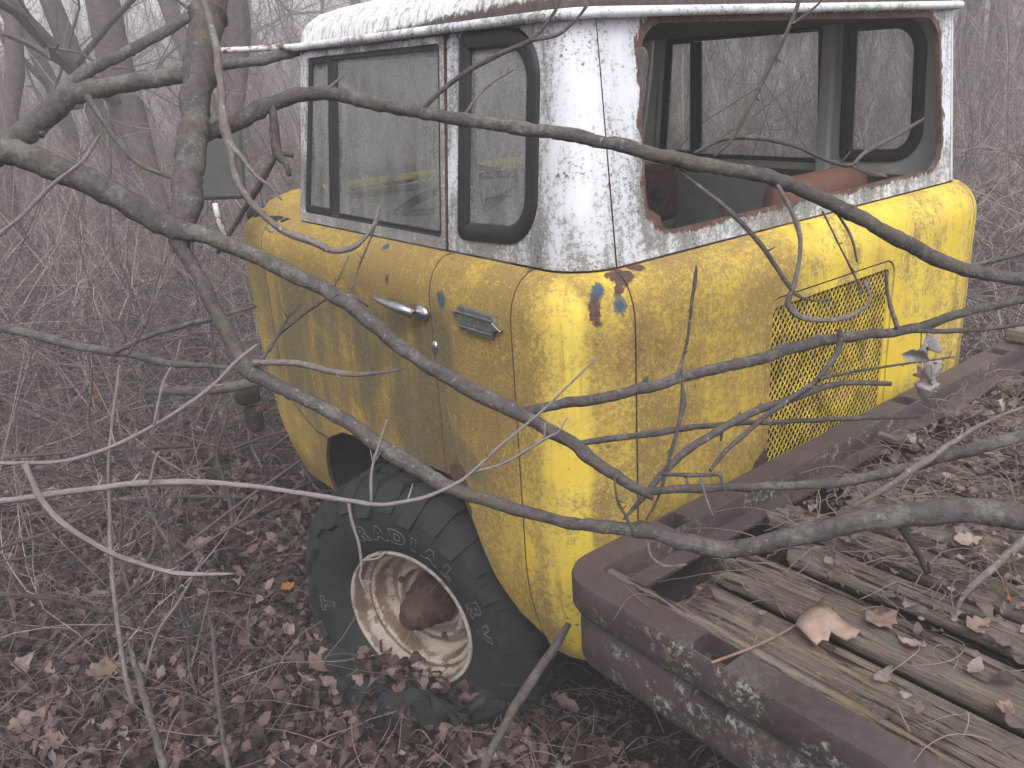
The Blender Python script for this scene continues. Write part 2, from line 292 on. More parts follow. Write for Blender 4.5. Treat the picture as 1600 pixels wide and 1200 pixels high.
BR = [
 ('big', 'limb', 'bark', [(-1.856,0.538,1.628,0.0257),(-1.776,0.49,1.608,0.025),(-1.717,0.45,1.571,0.0232),(-1.651,0.4,1.523,0.0224),(-1.585,0.349,1.464,0.0227),(-1.53,0.28,1.436,0.0154),(-1.477,0.211,1.401,0.0153),(-1.434,0.126,1.362,0.0141),(-1.392,0.044,1.325,0.0138),(-1.371,-0.065,1.27,0.0124),(-1.336,-0.183,1.217,0.012),(-1.303,-0.242,1.187,0.0128),(-1.27,-0.3,1.16,0.0118),(-1.23,-0.348,1.122,0.0109),(-1.193,-0.398,1.074,0.01),(-1.154,-0.446,1.035,0.0081),(-1.141,-0.463,1.019,0.0034)]),
 ('big', 'trunk', 'bark', [(-1.244,0.709,1.997,0.0387),(-1.361,0.577,1.808,0.0321),(-1.412,0.519,1.721,0.0314),(-1.463,0.458,1.626,0.0284),(-1.509,0.399,1.547,0.0277),(-1.549,0.344,1.483,0.027),(-1.571,0.335,1.427,0.0197),(-1.565,0.314,1.392,0.0125),(-1.555,0.27,1.322,0.0135),(-1.546,0.227,1.253,0.0145),(-1.538,0.193,1.201,0.0155),(-1.508,0.143,1.173,0.0133),(-1.457,0.072,1.132,0.0133),(-1.418,0.009,1.091,0.0142),(-1.379,-0.054,1.046,0.0151),(-1.341,-0.137,1.006,0.0139),(-1.3,-0.214,0.986,0.0117),(-1.244,-0.304,0.961,0.0105),(-1.178,-0.362,0.943,0.0115),(-1.119,-0.412,0.934,0.0124),(-1.073,-0.458,0.91,0.0143),(-1.016,-0.51,0.893,0.0153),(-0.983,-0.577,0.919,0.0158),(-0.924,-0.657,0.959,0.0172),(-0.864,-0.732,0.984,0.0186),(-0.826,-0.794,1.0,0.0199),(-0.793,-0.837,1.004,0.0189),(-0.735,-0.908,0.989,0.0186)]),
 ('big', 'limb', 'bark', [(-1.469,0.458,1.601,0.011),(-1.371,0.501,1.623,0.0161),(-1.277,0.51,1.655,0.0165),(-1.207,0.464,1.673,0.0153),(-1.169,0.392,1.665,0.0139),(-1.139,0.264,1.643,0.0134),(-1.103,0.092,1.619,0.0126),(-1.058,-0.046,1.598,0.0121),(-1.0,-0.154,1.578,0.0118),(-0.948,-0.26,1.55,0.0124),(-0.847,-0.318,1.519,0.0126),(-0.744,-0.379,1.486,0.0128),(-0.628,-0.424,1.433,0.0133),(-0.512,-0.478,1.363,0.0137),(-0.409,-0.518,1.303,0.0141),(-0.349,-0.581,1.266,0.013),(-0.237,-0.68,1.236,0.013)]),
 ('big', 'branch', 'bark', [(-1.266,-0.299,1.167,0.0081),(-1.209,-0.294,1.158,0.0084),(-1.112,-0.318,1.151,0.0096),(-0.992,-0.343,1.15,0.0099),(-0.886,-0.357,1.149,0.0102),(-0.747,-0.368,1.138,0.0107),(-0.598,-0.382,1.137,0.0123),(-0.469,-0.418,1.13,0.0103),(-0.323,-0.466,1.122,0.0106),(-0.216,-0.507,1.138,0.0096),(-0.025,-0.609,1.16,0.0097)]),
 ('big', 'branch', 'bark', [(-0.345,-0.463,1.122,0.0055),(-0.262,-0.505,1.109,0.0055),(-0.164,-0.556,1.103,0.0056),(-0.04,-0.622,1.107,0.0056)]),
 ('big', 'branch', 'bark', [(-1.22,-0.36,1.112,0.0054),(-1.123,-0.358,1.09,0.0057),(-0.996,-0.376,1.071,0.0059),(-0.837,-0.38,1.035,0.0049),(-0.68,-0.386,0.992,0.0052),(-0.513,-0.399,0.95,0.0055),(-0.314,-0.438,0.905,0.0046),(-0.269,-0.474,0.904,0.0035)]),
 ('big', 'branch', 'bark', [(-1.155,-0.447,1.032,0.0063),(-1.014,-0.465,0.994,0.0076),(-0.865,-0.491,0.951,0.0081),(-0.739,-0.543,0.931,0.0093),(-0.677,-0.608,0.951,0.0112),(-0.638,-0.669,0.981,0.009),(-0.62,-0.715,1.008,0.0117),(-0.595,-0.766,1.037,0.0115),(-0.519,-0.816,1.055,0.0115)]),
 ('big', 'branch', 'palebark', [(-0.74,-0.586,0.896,0.0038),(-0.707,-0.626,0.935,0.006),(-0.663,-0.67,0.986,0.0069),(-0.597,-0.702,1.026,0.0046),(-0.554,-0.724,1.049,0.0037),(-0.494,-0.761,1.071,0.0028)]),
 ('big', 'branch', 'bark', [(-1.168,-0.422,0.976,0.0026),(-1.105,-0.415,1.0,0.0057),(-1.023,-0.415,1.039,0.0068),(-0.934,-0.427,1.063,0.0069),(-0.846,-0.443,1.078,0.0071),(-0.767,-0.457,1.083,0.0072),(-0.676,-0.479,1.089,0.0063),(-0.614,-0.495,1.085,0.005),(-0.532,-0.531,1.069,0.005)]),
 ('big', 'branch', 'bark', [(-0.998,-0.465,1.022,0.0036),(-0.942,-0.455,1.037,0.0045),(-0.853,-0.463,1.073,0.0046),(-0.77,-0.472,1.095,0.0047),(-0.666,-0.464,1.109,0.0049),(-0.573,-0.441,1.139,0.0066),(-0.567,-0.432,1.169,0.0051)]),
 ('big', 'twig', 'bark', [(-0.707,-0.483,1.116,0.0029),(-0.584,-0.502,1.105,0.003),(-0.446,-0.533,1.092,0.0021),(-0.324,-0.553,1.076,0.0021)]),
 ('big', 'twig', 'bark', [(-0.885,-0.335,1.345,0.0018),(-0.893,-0.339,1.318,0.0037),(-0.908,-0.343,1.274,0.0028),(-0.926,-0.351,1.22,0.0028),(-0.957,-0.354,1.155,0.0037)]),
 ('big', 'twig', 'bark', [(-1.027,-0.425,1.205,0.0017),(-1.034,-0.432,1.178,0.0026),(-1.04,-0.44,1.151,0.0055),(-1.053,-0.443,1.123,0.0034),(-1.084,-0.446,1.064,0.0034),(-1.109,-0.45,1.014,0.0026),(-1.139,-0.446,0.973,0.0017)]),
 ('big', 'twig', 'bark', [(-1.119,-0.463,1.057,0.0034),(-1.074,-0.5,1.052,0.0034),(-1.046,-0.522,1.05,0.0034),(-1.046,-0.528,1.037,0.0025),(-1.044,-0.539,1.016,0.0017)]),
 ('big', 'twig', 'palebark', [(-1.071,-0.503,1.05,0.0025),(-1.073,-0.516,1.019,0.0021),(-1.071,-0.532,0.985,0.0013)]),
 ('big', 'twig', 'bark', [(-1.205,-0.439,1.082,0.0016),(-1.212,-0.452,1.042,0.0025),(-1.208,-0.469,1.012,0.0025),(-1.206,-0.484,0.983,0.0025)]),
 ('big', 'twig', 'palebark', [(-1.14,-0.449,0.935,0.0017),(-1.151,-0.468,0.916,0.0026),(-1.145,-0.494,0.908,0.0025),(-1.127,-0.522,0.915,0.0017)]),
 ('big', 'twig', 'bark', [(-0.636,-0.366,1.839,0.0036),(-0.666,-0.37,1.768,0.0036),(-0.702,-0.365,1.707,0.0036),(-0.757,-0.355,1.626,0.0036),(-0.803,-0.345,1.559,0.0027),(-0.835,-0.329,1.529,0.0027)]),
 ('big', 'twig', 'bark', [(-0.685,-0.374,1.739,0.0027),(-0.661,-0.385,1.754,0.0027),(-0.627,-0.399,1.78,0.0018),(-0.603,-0.407,1.805,0.0018)]),
 ('big', 'twig', 'bark', [(-0.844,-0.293,1.535,0.0037),(-0.79,-0.314,1.555,0.0046),(-0.73,-0.352,1.551,0.0046),(-0.682,-0.387,1.534,0.0037),(-0.637,-0.424,1.506,0.0037),(-0.596,-0.451,1.493,0.0037),(-0.565,-0.457,1.511,0.0038),(-0.503,-0.482,1.537,0.0038),(-0.446,-0.504,1.563,0.0028)]),
 ('big', 'twig', 'bark', [(-0.598,-0.446,1.494,0.0028),(-0.574,-0.472,1.478,0.0037),(-0.549,-0.495,1.47,0.0028)]),
 ('big', 'twig', 'bark', [(-0.896,-0.287,1.52,0.0036),(-0.854,-0.31,1.481,0.0037),(-0.805,-0.343,1.431,0.0046),(-0.76,-0.382,1.364,0.0047),(-0.722,-0.421,1.284,0.0038),(-0.704,-0.445,1.262,0.0028),(-0.672,-0.471,1.259,0.0019)]),
 ('big', 'twig', 'palebark', [(-0.735,-0.39,1.476,0.0037),(-0.711,-0.421,1.401,0.0046),(-0.707,-0.428,1.342,0.0038),(-0.717,-0.425,1.284,0.0047),(-0.718,-0.416,1.252,0.0062),(-0.693,-0.426,1.223,0.0062),(-0.643,-0.449,1.209,0.0049),(-0.587,-0.469,1.21,0.0049),(-0.536,-0.477,1.229,0.003),(-0.519,-0.453,1.261,0.004)]),
 ('big', 'twig', 'palebark', [(-0.435,-0.449,1.263,0.0031),(-0.412,-0.447,1.205,0.0042),(-0.381,-0.456,1.135,0.0054)]),
 ('big', 'twig', 'bark', [(-0.638,-0.425,1.414,0.0019),(-0.634,-0.445,1.379,0.0019),(-0.628,-0.47,1.333,0.0019),(-0.622,-0.496,1.287,0.0024),(-0.626,-0.508,1.256,0.0019)]),
 ('big', 'twig', 'bark', [(-0.599,-0.434,1.402,0.0029),(-0.591,-0.459,1.362,0.0029),(-0.594,-0.477,1.316,0.0019)]),
 ('big', 'twig', 'bark', [(-1.127,0.155,1.629,0.004),(-1.067,0.112,1.683,0.0049),(-1.008,0.063,1.719,0.0049),(-0.953,0.012,1.746,0.0048),(-0.919,-0.016,1.79,0.0029),(-0.896,-0.03,1.843,0.0019)]),
 ('big', 'twig', 'bark', [(-0.957,0.011,1.744,0.0039),(-0.915,-0.018,1.751,0.0039),(-0.885,-0.032,1.771,0.0029),(-0.857,-0.041,1.798,0.0029)]),
 ('big', 'twig', 'palebark', [(-1.091,0.056,1.62,0.0029),(-1.044,0.042,1.668,0.0029),(-0.996,0.018,1.696,0.0029)]),
 ('big', 'twig', 'palebark', [(-1.189,0.424,1.674,0.0043),(-1.146,0.405,1.705,0.0022)]),
 ('big', 'branch', 'palebark', [(-1.372,0.531,1.865,0.0067),(-1.379,0.489,1.791,0.0077),(-1.392,0.458,1.73,0.0077),(-1.411,0.426,1.658,0.0076),(-1.422,0.405,1.622,0.0098),(-1.42,0.39,1.58,0.0076),(-1.426,0.383,1.544,0.0065),(-1.421,0.366,1.5,0.0066),(-1.404,0.342,1.462,0.0066),(-1.377,0.31,1.425,0.0066),(-1.341,0.277,1.401,0.0077),(-1.321,0.263,1.389,0.0077),(-1.303,0.248,1.375,0.0051),(-1.269,0.23,1.377,0.0052),(-1.227,0.218,1.408,0.0041),(-1.199,0.223,1.452,0.0031)]),
 ('big', 'twig', 'palebark', [(-1.423,0.393,1.596,0.0065),(-1.409,0.367,1.561,0.005),(-1.398,0.344,1.53,0.004),(-1.383,0.324,1.511,0.003),(-1.371,0.302,1.483,0.002)]),
 ('big', 'branch', 'bark', [(-1.272,0.505,1.654,0.0083),(-1.284,0.485,1.59,0.0094),(-1.289,0.474,1.557,0.0106),(-1.281,0.459,1.537,0.0071),(-1.282,0.447,1.511,0.0044)]),
 ('big', 'twig', 'bark', [(-1.286,0.473,1.56,0.0055),(-1.264,0.452,1.551,0.0044)]),
 ('big', 'twig', 'bark', [(-1.291,0.476,1.557,0.0071),(-1.324,0.516,1.492,0.0072),(-1.353,0.557,1.437,0.0057),(-1.41,0.605,1.348,0.0046)]),
 ('big', 'twig', 'bark', [(-0.356,-0.575,1.267,0.004),(-0.269,-0.559,1.3,0.0031),(-0.172,-0.544,1.349,0.0021)]),
 ('big', 'branch', 'bark', [(-0.358,-0.57,1.274,0.005),(-0.277,-0.596,1.28,0.0051),(-0.163,-0.644,1.291,0.0067)]),
 ('big', 'branch', 'palebark', [(-1.533,0.169,1.216,0.0061),(-1.479,0.137,1.209,0.0062),(-1.422,0.098,1.189,0.0062),(-1.373,0.067,1.174,0.0048),(-1.33,0.046,1.171,0.0029),(-1.293,0.032,1.174,0.002)]),
 ('big', 'twig', 'bark', [(-1.525,0.16,1.212,0.0047),(-1.48,0.176,1.247,0.0029),(-1.422,0.179,1.278,0.0029),(-1.357,0.177,1.308,0.002),(-1.297,0.193,1.371,0.0015)]),
 ('big', 'twig', 'bark', [(-1.505,0.155,1.233,0.0028),(-1.468,0.149,1.281,0.0024),(-1.436,0.138,1.312,0.0014)]),
 ('big', 'twig', 'bark', [(-1.402,0.057,1.337,0.0069),(-1.373,0.03,1.326,0.0037),(-1.363,0.016,1.312,0.0018)]),
 ('big', 'twig', 'bark', [(-1.385,0.042,1.333,0.0018),(-1.347,0.065,1.372,0.0019),(-1.285,0.085,1.448,0.0019)]),
 ('big', 'branch', 'bark', [(-0.857,-0.727,0.977,0.0071),(-0.8,-0.739,0.899,0.0055),(-0.751,-0.739,0.835,0.0044)]),
 ('pale1', 'branch', 'pale', [(-2.019,0.07,1.213,0.003),(-1.947,0.019,1.203,0.003),(-1.893,-0.013,1.201,0.003),(-1.835,-0.041,1.214,0.003),(-1.774,-0.068,1.239,0.003),(-1.708,-0.092,1.275,0.003),(-1.657,-0.104,1.312,0.0031),(-1.624,-0.111,1.332,0.0023)]),
 ('pale1', 'twig', 'pale', [(-1.786,-0.081,1.242,0.0022),(-1.76,-0.076,1.298,0.0022),(-1.736,-0.079,1.331,0.0015),(-1.723,-0.077,1.357,0.0011)]),
 ('pale1', 'twig', 'pale', [(-1.949,0.013,1.205,0.0048),(-1.942,-0.007,1.152,0.0048),(-1.928,-0.025,1.117,0.0048),(-1.901,-0.05,1.084,0.0045),(-1.864,-0.085,1.051,0.0038),(-1.815,-0.124,1.025,0.0038),(-1.77,-0.154,1.016,0.0031),(-1.741,-0.169,1.011,0.0015)]),
 ('pale2', 'branch', 'pale', [(-2.034,0.111,1.132,0.0058),(-1.939,0.049,1.136,0.005),(-1.867,0.004,1.139,0.005),(-1.803,-0.036,1.138,0.005),(-1.748,-0.072,1.133,0.0051),(-1.671,-0.129,1.117,0.004),(-1.61,-0.175,1.098,0.004),(-1.56,-0.213,1.081,0.004),(-1.516,-0.243,1.07,0.0032),(-1.463,-0.273,1.072,0.0032),(-1.411,-0.297,1.088,0.0028),(-1.377,-0.305,1.107,0.0024),(-1.327,-0.319,1.139,0.0025),(-1.262,-0.341,1.181,0.0021),(-1.205,-0.357,1.223,0.0017),(-1.162,-0.367,1.252,0.0017)]),
 ('pale2', 'twig', 'pale', [(-1.559,-0.21,1.079,0.0032),(-1.563,-0.218,1.054,0.0024),(-1.564,-0.235,1.016,0.0024),(-1.57,-0.246,0.982,0.002),(-1.576,-0.248,0.969,0.002),(-1.575,-0.258,0.947,0.0016)]),
 ('pale2', 'twig', 'pale', [(-1.567,-0.244,0.991,0.002),(-1.547,-0.259,0.993,0.0016),(-1.535,-0.264,1.002,0.0016)]),
 ('pale2', 'twig', 'pale', [(-1.532,-0.232,1.074,0.0024),(-1.52,-0.222,1.117,0.0024),(-1.502,-0.219,1.154,0.002),(-1.479,-0.218,1.196,0.0016)]),
 ('pale2', 'twig', 'pale', [(-1.381,-0.297,1.096,0.0025),(-1.336,-0.327,1.108,0.0025),(-1.278,-0.357,1.139,0.0025),(-1.258,-0.368,1.148,0.0016),(-1.241,-0.372,1.169,0.0012)]),
 ('pale2', 'twig', 'pale', [(-1.278,-0.357,1.139,0.002),(-1.27,-0.352,1.164,0.0016)]),
 ('pale2', 'twig', 'pale', [(-1.804,-0.059,1.146,0.0023),(-1.792,-0.055,1.173,0.0015),(-1.781,-0.055,1.19,0.0012)]),
 ('fork', 'limb', 'bark', [(-1.755,1.809,1.498,0.0414),(-1.615,1.731,1.561,0.0398),(-1.503,1.679,1.635,0.0365),(-1.399,1.632,1.704,0.0331),(-1.256,1.559,1.727,0.0267),(-1.122,1.489,1.739,0.0236),(-1.015,1.443,1.76,0.017),(-0.878,1.37,1.771,0.0154),(-0.771,1.324,1.791,0.0103)]),
 ('fork', 'branch', 'bark', [(-1.513,1.67,1.599,0.0166),(-1.371,1.76,1.739,0.0206),(-1.172,1.782,1.826,0.0178),(-0.942,1.787,1.928,0.0148),(-0.692,1.789,2.058,0.0115)]),
 ('fork', 'branch', 'bark', [(-1.396,1.492,1.698,0.0096),(-1.376,1.439,1.617,0.0096),(-1.352,1.388,1.544,0.0096),(-1.321,1.342,1.497,0.0074),(-1.262,1.28,1.459,0.0059)]),
 ('palestick', 'twig', 'pale', [(-1.724,0.11,1.645,0.0023),(-1.755,0.117,1.608,0.0031),(-1.803,0.138,1.575,0.0031),(-1.843,0.153,1.541,0.0031),(-1.882,0.169,1.511,0.0031),(-1.941,0.194,1.466,0.0031)]),
 ('palestick', 'twig', 'pale', [(-1.766,0.12,1.598,0.0015),(-1.749,0.116,1.617,0.0015),(-1.733,0.109,1.627,0.0012)]),
 ('low', 'limb', 'bark', [(-1.836,1.687,1.099,0.0149),(-1.667,1.557,1.024,0.0151),(-1.551,1.477,0.971,0.0135),(-1.457,1.426,0.942,0.0119),(-1.365,1.37,0.901,0.012),(-1.259,1.28,0.883,0.008),(-1.169,1.203,0.864,0.0048)]),
 ('low', 'branch', 'bark', [(-1.492,1.426,0.957,0.0079),(-1.364,1.45,0.979,0.0081),(-1.183,1.429,0.992,0.0083),(-1.028,1.427,1.002,0.0052)]),
 ('low', 'twig', 'bark', [(-1.476,1.348,0.959,0.0046),(-1.403,1.336,1.055,0.0039),(-1.351,1.345,1.162,0.0031),(-1.305,1.342,1.232,0.0023)]),
 ('log', 'limb', 'bark', [(-1.292,1.991,0.625,0.0126),(-1.08,1.826,0.618,0.0189),(-0.898,1.697,0.641,0.0189)]),
 ('stick', 'stick', 'bark', [(-1.012,-0.084,0.513,0.0075),(-1.065,-0.099,0.489,0.0098),(-1.128,-0.109,0.46,0.0108),(-1.195,-0.121,0.42,0.0106),(-1.256,-0.128,0.377,0.0093),(-1.33,-0.138,0.304,0.0092)]),
 ('bedstick', 'stick', 'palebark', [(-0.44,-0.815,0.838,0.0093),(-0.487,-0.793,0.807,0.0093),(-0.535,-0.773,0.771,0.0072),(-0.584,-0.753,0.734,0.0062),(-0.61,-0.745,0.708,0.0048),(-0.631,-0.744,0.675,0.0038)]),
 ('bedtwig', 'twig', 'brown', [(-1.103,-0.559,0.728,0.0022),(-1.002,-0.574,0.717,0.0027),(-0.914,-0.579,0.709,0.0023),(-0.84,-0.572,0.701,0.0019)]),
 ('hang', 'stick', 'palebark', [(-1.525,1.253,0.963,0.0037),(-1.576,1.213,0.85,0.0051),(-1.63,1.168,0.721,0.0044),(-1.682,1.099,0.542,0.0058),(-1.724,1.031,0.383,0.0065),(-1.759,0.943,0.192,0.0071),(-1.764,0.908,0.107,0.0071)]),
 ('stemB', 'stick', 'bark', [(-1.559,0.744,0.384,0.0027),(-1.572,0.698,0.335,0.0054),(-1.608,0.634,0.208,0.0067),(-1.631,0.575,0.116,0.0066),(-1.651,0.509,0.01,0.0084)]),
 ('stemC', 'stick', 'bark', [(-1.773,0.672,0.452,0.0037),(-1.781,0.601,0.384,0.0092),(-1.791,0.521,0.29,0.0091),(-1.802,0.437,0.186,0.0089)]),
 ('stemD', 'stick', 'pale', [(-1.602,0.512,0.681,0.0024),(-1.666,0.554,0.569,0.0036),(-1.72,0.6,0.482,0.0037),(-1.767,0.626,0.362,0.0037)]),
]
ARM_UP = [(-.80, 1.20, 1.797), (-.848, 1.38, 1.803), (-.946, 1.53, 1.807), (-1.023, 1.592, 1.807), (-1.049, 1.601, 1.783), (-1.072, 1.588, 1.717), (-1.087, 1.573, 1.66), (-1.05, 1.53, 1.655)]
ARM_LO = [(-1.096, 1.45, 1.352), (-1.093, 1.451, 1.295), (-1.074, 1.468, 1.249), (-1.02, 1.50, 1.17), (-.93, 1.52, 1.12)]
LV = [
 ('fallen_leaf', 'paleleaf', (-0.807, -0.755, 0.715), 0.0555, (0.2, 0.3, 1.4), 'pale crumpled leaf on the planks right of the wood chip', 'leaf', 0.4, 0.5),
 ('fallen_leaf', 'tanleaf', (-0.773, -0.681, 0.715), 0.0769, (0.1, 0.1, -0.2), 'flat pinkish leaf lying just right of the large curled leaf on the planks', 'leaf', 0.15, 0.3),
 ('fallen_leaf', 'paleleaf', (-0.401, -0.66, 0.715), 0.0614, (0.2, 0, -0.6), 'whitish oval leaf on the flatbed below the thick branch', 'leaf', 0.2, 0.3),
 ('fallen_leaf', 'paleleaf', (-0.455, -0.72, 0.715), 0.0511, (0.5, 0.2, 0.9), 'small whitish folded leaf below the whitish oval leaf on the flatbed', 'leaf', 0.5, 0.5),
 ('fallen_leaf', 'paleleaf', (-0.373, -0.734, 0.715), 0.0496, (0.2, 0.4, 0.3), 'whitish leaf at the right edge of the picture on the flatbed', 'leaf', 0.4, 0.4),
 ('fallen_leaf', 'tanleaf', (-0.676, -0.805, 0.715), 0.0546, (0.3, 0, -0.3), 'rusty tan curled leaf on the planks near the right edge', 'leaf', 0.4, 0.7),
 ('fallen_leaf', 'orangeleaf', (-0.542, -0.797, 0.715), 0.0408, (1.2, 0.2, 0.4), 'small orange-brown pointed leaf standing in the litter at right', 'leaf', 0.3, 0.2),
 ('fallen_leaf', 'tanleaf', (-0.853, -0.928, 0.715), 0.0398, (0.2, 0.1, 0.2), 'tan crumpled leaf on the planks at the lower right', 'leaf', 0.5, 0.6),
 ('fallen_leaf', 'tanleaf', (-1.181, 0.939, -0.085), 0.1631, (0.3, 0.2, 0.4), 'large tan-pink leaf in front of the flat tyre', 'leaf', 0.2, 0.4),
 ('fallen_leaf', 'tanleaf', (-1.751, 1.443, -0.105), 0.1408, (0.3, 0.1, 1.2), 'lobed pinkish leaf on the ground at lower left', 'leaf', 0.2, 0.4),
 ('fallen_leaf', 'tanleaf', (-1.998, 1.328, -0.105), 0.1376, (0.4, 0.0, 0.6), 'broad orange-tan leaf in the bottom left corner', 'leaf', 0.3, 0.5),
 ('fallen_leaf', 'tanleaf', (-1.955, 1.197, -0.105), 0.0879, (0.5, 0.2, -0.3), 'brown crumpled leaf beside the broad leaf in the bottom left corner', 'leaf', 0.4, 0.5),
 ('fallen_leaf', 'orangeleaf', (-1.069, 1.479, -0.105), 0.0635, (0.3, 0.1, 0.2), 'small yellowish leaf on the ground left of the tyre', 'leaf', 0.3, 0.3),
 ('fallen_leaf', 'paleleaf', (-1.194, 1.206, -0.095), 0.076, (0.8, 0.2, 0.8), 'pale upturned leaf on the ground left of the rim', 'leaf', 0.4, 0.4),
 ('fallen_leaf', 'tanleaf', (-1.212, 2.04, -0.095), 0.1076, (0.5, 0.1, 0.1), 'pinkish tan leaf standing among the twigs left of the tyre', 'leaf', 0.3, 0.6),
 ('fallen_leaf', 'paleleaf', (-1.786, 1.021, -0.105), 0.0679, (0.2, 0.2, -0.4), 'pale grey-pink leaf near the bottom edge at left', 'leaf', 0.3, 0.4),
 ('fallen_leaf', 'paleleaf', (-1.964, 1.64, -0.085), 0.0945, (0.9, 0.1, 1.0), 'pale leaf edge curled up at the far left', 'leaf', 0.2, 1.2),
 ('fallen_leaf', 'paleleaf', (-1.274, 0.898, -0.085), 0.1015, (0.7, 0.4, 1.5), 'upright folded pinkish leaf below the large leaf by the tyre', 'leaf', 0.5, 0.5),
 ('fallen_leaf', 'tanleaf', (-0.748, 0.27, -0.085), 0.1181, (1.3, 0.1, 1.7), 'oval brown leaf standing in the dark under the flatbed corner', 'leaf', 0.2, 0.3),
 ('fallen_leaf', 'orangeleaf', (-1.284, 3.057, 0.331), 0.07, (1.3, 0.2, 0.9), 'bright orange-brown leaf caught upright in the brush at left', 'leaf', 0.3, 0.4),
]
HANG = ((-0.315, -0.476, 1.112), [((-0.334, -0.478, 1.076), 0.062, (1.4, 0.3, 0.4)), ((-0.327, -0.492, 1.089), 0.058, (1.2, -0.6, 1.2)), ((-0.334, -0.469, 1.067), 0.05, (1.6, 0.2, -0.8)), ((-0.338, -0.497, 1.028), 0.072, (1.5, 1.2, 0.2)), ((-0.338, -0.514, 1.022), 0.07, (0.9, 0.6, 1.8)), ((-0.347, -0.487, 1.006), 0.075, (1.9, 0.1, 0.9)), ((-0.347, -0.505, 0.996), 0.065, (0.5, 1.4, 0.4)), ((-0.323, -0.519, 1.036), 0.05, (1.1, 0.4, 2.6))], [(-0.304, -0.47, 1.115), (-0.326, -0.483, 1.08), (-0.344, -0.502, 1.009)])
TREES = [(15.9, 8.5, 0.17, 11, (0.02, 0.0), 'broad grey trunk standing in the haze behind the upright stub at upper left'), (15.2, 10.5, 0.12, 11, (-0.12, 0.1), 'dark trunk leaning to the left near the top left corner'), (11.3, 12, 0.1, 11, (0.0, 0.02), 'slim straight trunk near the top left corner, left of the leaning trunk'), (8.7, 9, 0.09, 10, (0.01, -0.02), 'trunk at the far left edge of the picture'), (20.8, 8.2, 0.11, 10, (0.01, 0.01), 'brownish trunk between the upright stub and the cab roof'), (23.3, 9.2, 0.09, 10, (0.0, 0.03), 'trunk seen just left of the cab door window'), (65.0, 15, 0.14, 12, (0.01, 0.0), 'dark trunk at the top right corner beyond the cab'), (66.5, 13, 0.13, 12, (0.0, 0.01), 'dark trunk cut by the right edge of the picture'), (19.3, 13, 0.14, 12, (0.02, 0.01), 'hazy trunk directly behind the upright stub')]
SAPS = [(2.9, 9.5, 1.3, (0.05, 0.1), 'thin bare sapling at the left edge in front of the brush'), (3.3, 13.0, 1.1, (-0.1, 0.1), 'thin pale sapling left of the pale broken stem'), (3.6, 16.6, 1.2, (0.1, 0.05), 'thin bare sapling below the thick forked limb'), (4.2, 19.3, 1.0, (0.05, 0.1), 'slim sapling left of the yellow door, beyond the low branch'), (4.8, 12.1, 1.9, (0.1, 0.0), 'taller dark sapling in the brush at left'), (5.4, 21.1, 1.5, (-0.05, 0.1), 'slim sapling in the brush beyond the mirror'), (2.5, 12.1, 0.8, (0.1, 0.25), 'short bare sapling in the leaves at lower left'), (6.6, 65.3, 2.0, (0.1, 0.0), 'slim sapling beyond the right side of the cab'), (7.6, 66.2, 2.2, (0.0, 0.1), 'pale sapling at the right edge of the picture beyond the truck')]
CHIP = [(-0.8443, -0.5822), (-0.8365, -0.5932), (-0.8348, -0.608), (-0.84, -0.6279), (-0.8457, -0.6458), (-0.8465, -0.6638), (-0.8531, -0.685), (-0.862, -0.6844), (-0.8741, -0.6878), (-0.8756, -0.6814), (-0.8876, -0.6789), (-0.8847, -0.6648), (-0.8818, -0.6505), (-0.8904, -0.6494), (-0.9052, -0.6553), (-0.9094, -0.6464), (-0.9256, -0.6458), (-0.9243, -0.6322), (-0.9213, -0.62), (-0.9161, -0.6077), (-0.9105, -0.5944), (-0.8904, -0.5872), (-0.8746, -0.5862)]

# ------------------------------------------------------------ object helpers
WL = {}
def tag(o, label=None, cat=None, group=None, kind=None):
    for k, v in (('label', label), ('category', cat), ('group', group), ('kind', kind)):
        if v: o[k] = v
    return o
def par(o, p):
    if p is None: return
    o.parent = p; o.matrix_parent_inverse = Matrix.Translation(-WL[p]) if p in WL else Matrix.Identity(4)
def empty(name, loc, label, cat, group=None):
    o = bpy.data.objects.new(name, None); COL.objects.link(o); o.location = loc; o.empty_display_size = .1; WL[o] = Vector(loc)
    return tag(o, label, cat, group)
def sub_empty(name, loc, parent):
    o = bpy.data.objects.new(name, None); COL.objects.link(o); o.location = loc; par(o, parent); WL[o] = Vector(loc); o.empty_display_size = .1
    return o
def mk(name, V, F, mat, parent=None, smooth=True, rnd=None, attrs=None, uv=None, mat2=None):
    V = np.asarray(V, dtype=np.float32).reshape(-1, 3); me = bpy.data.meshes.new(name)
    if isinstance(F, np.ndarray):
        n, k = F.shape; me.vertices.add(len(V)); me.vertices.foreach_set('co', V.ravel())
        me.loops.add(n*k); me.loops.foreach_set('vertex_index', F.astype(np.int32).ravel())
        me.polygons.add(n); me.polygons.foreach_set('loop_start', np.arange(0, n*k, k, dtype=np.int32))
        me.update(calc_edges=True)
    else: me.from_pydata(V.tolist(), [], F)
    me.materials.append(M[mat])
    if mat2: me.materials.append(M[mat2])
    at = dict(attrs or {})
    if mat in ('yellow', 'white_paint', 'white_rusted') and not at: at = {'ed': np.full(len(V), 9.), 'pe': np.full(len(V), 9.)}
    if rnd is not None: at['rnd'] = rnd
    for k, v in at.items():
        a = me.attributes.new(k, 'FLOAT', 'POINT'); a.data.foreach_set('value', np.asarray(v, dtype=np.float32))
    if uv is not None:
        l = me.uv_layers.new(name='UVMap'); idx = np.empty(len(me.loops), dtype=np.int32); me.loops.foreach_get('vertex_index', idx)
        l.data.foreach_set('uv', np.asarray(uv, dtype=np.float32)[idx].ravel())
    if smooth: me.shade_smooth()
    me.validate(); me.update()
    o = bpy.data.objects.new(name, me); COL.objects.link(o); par(o, parent); return o
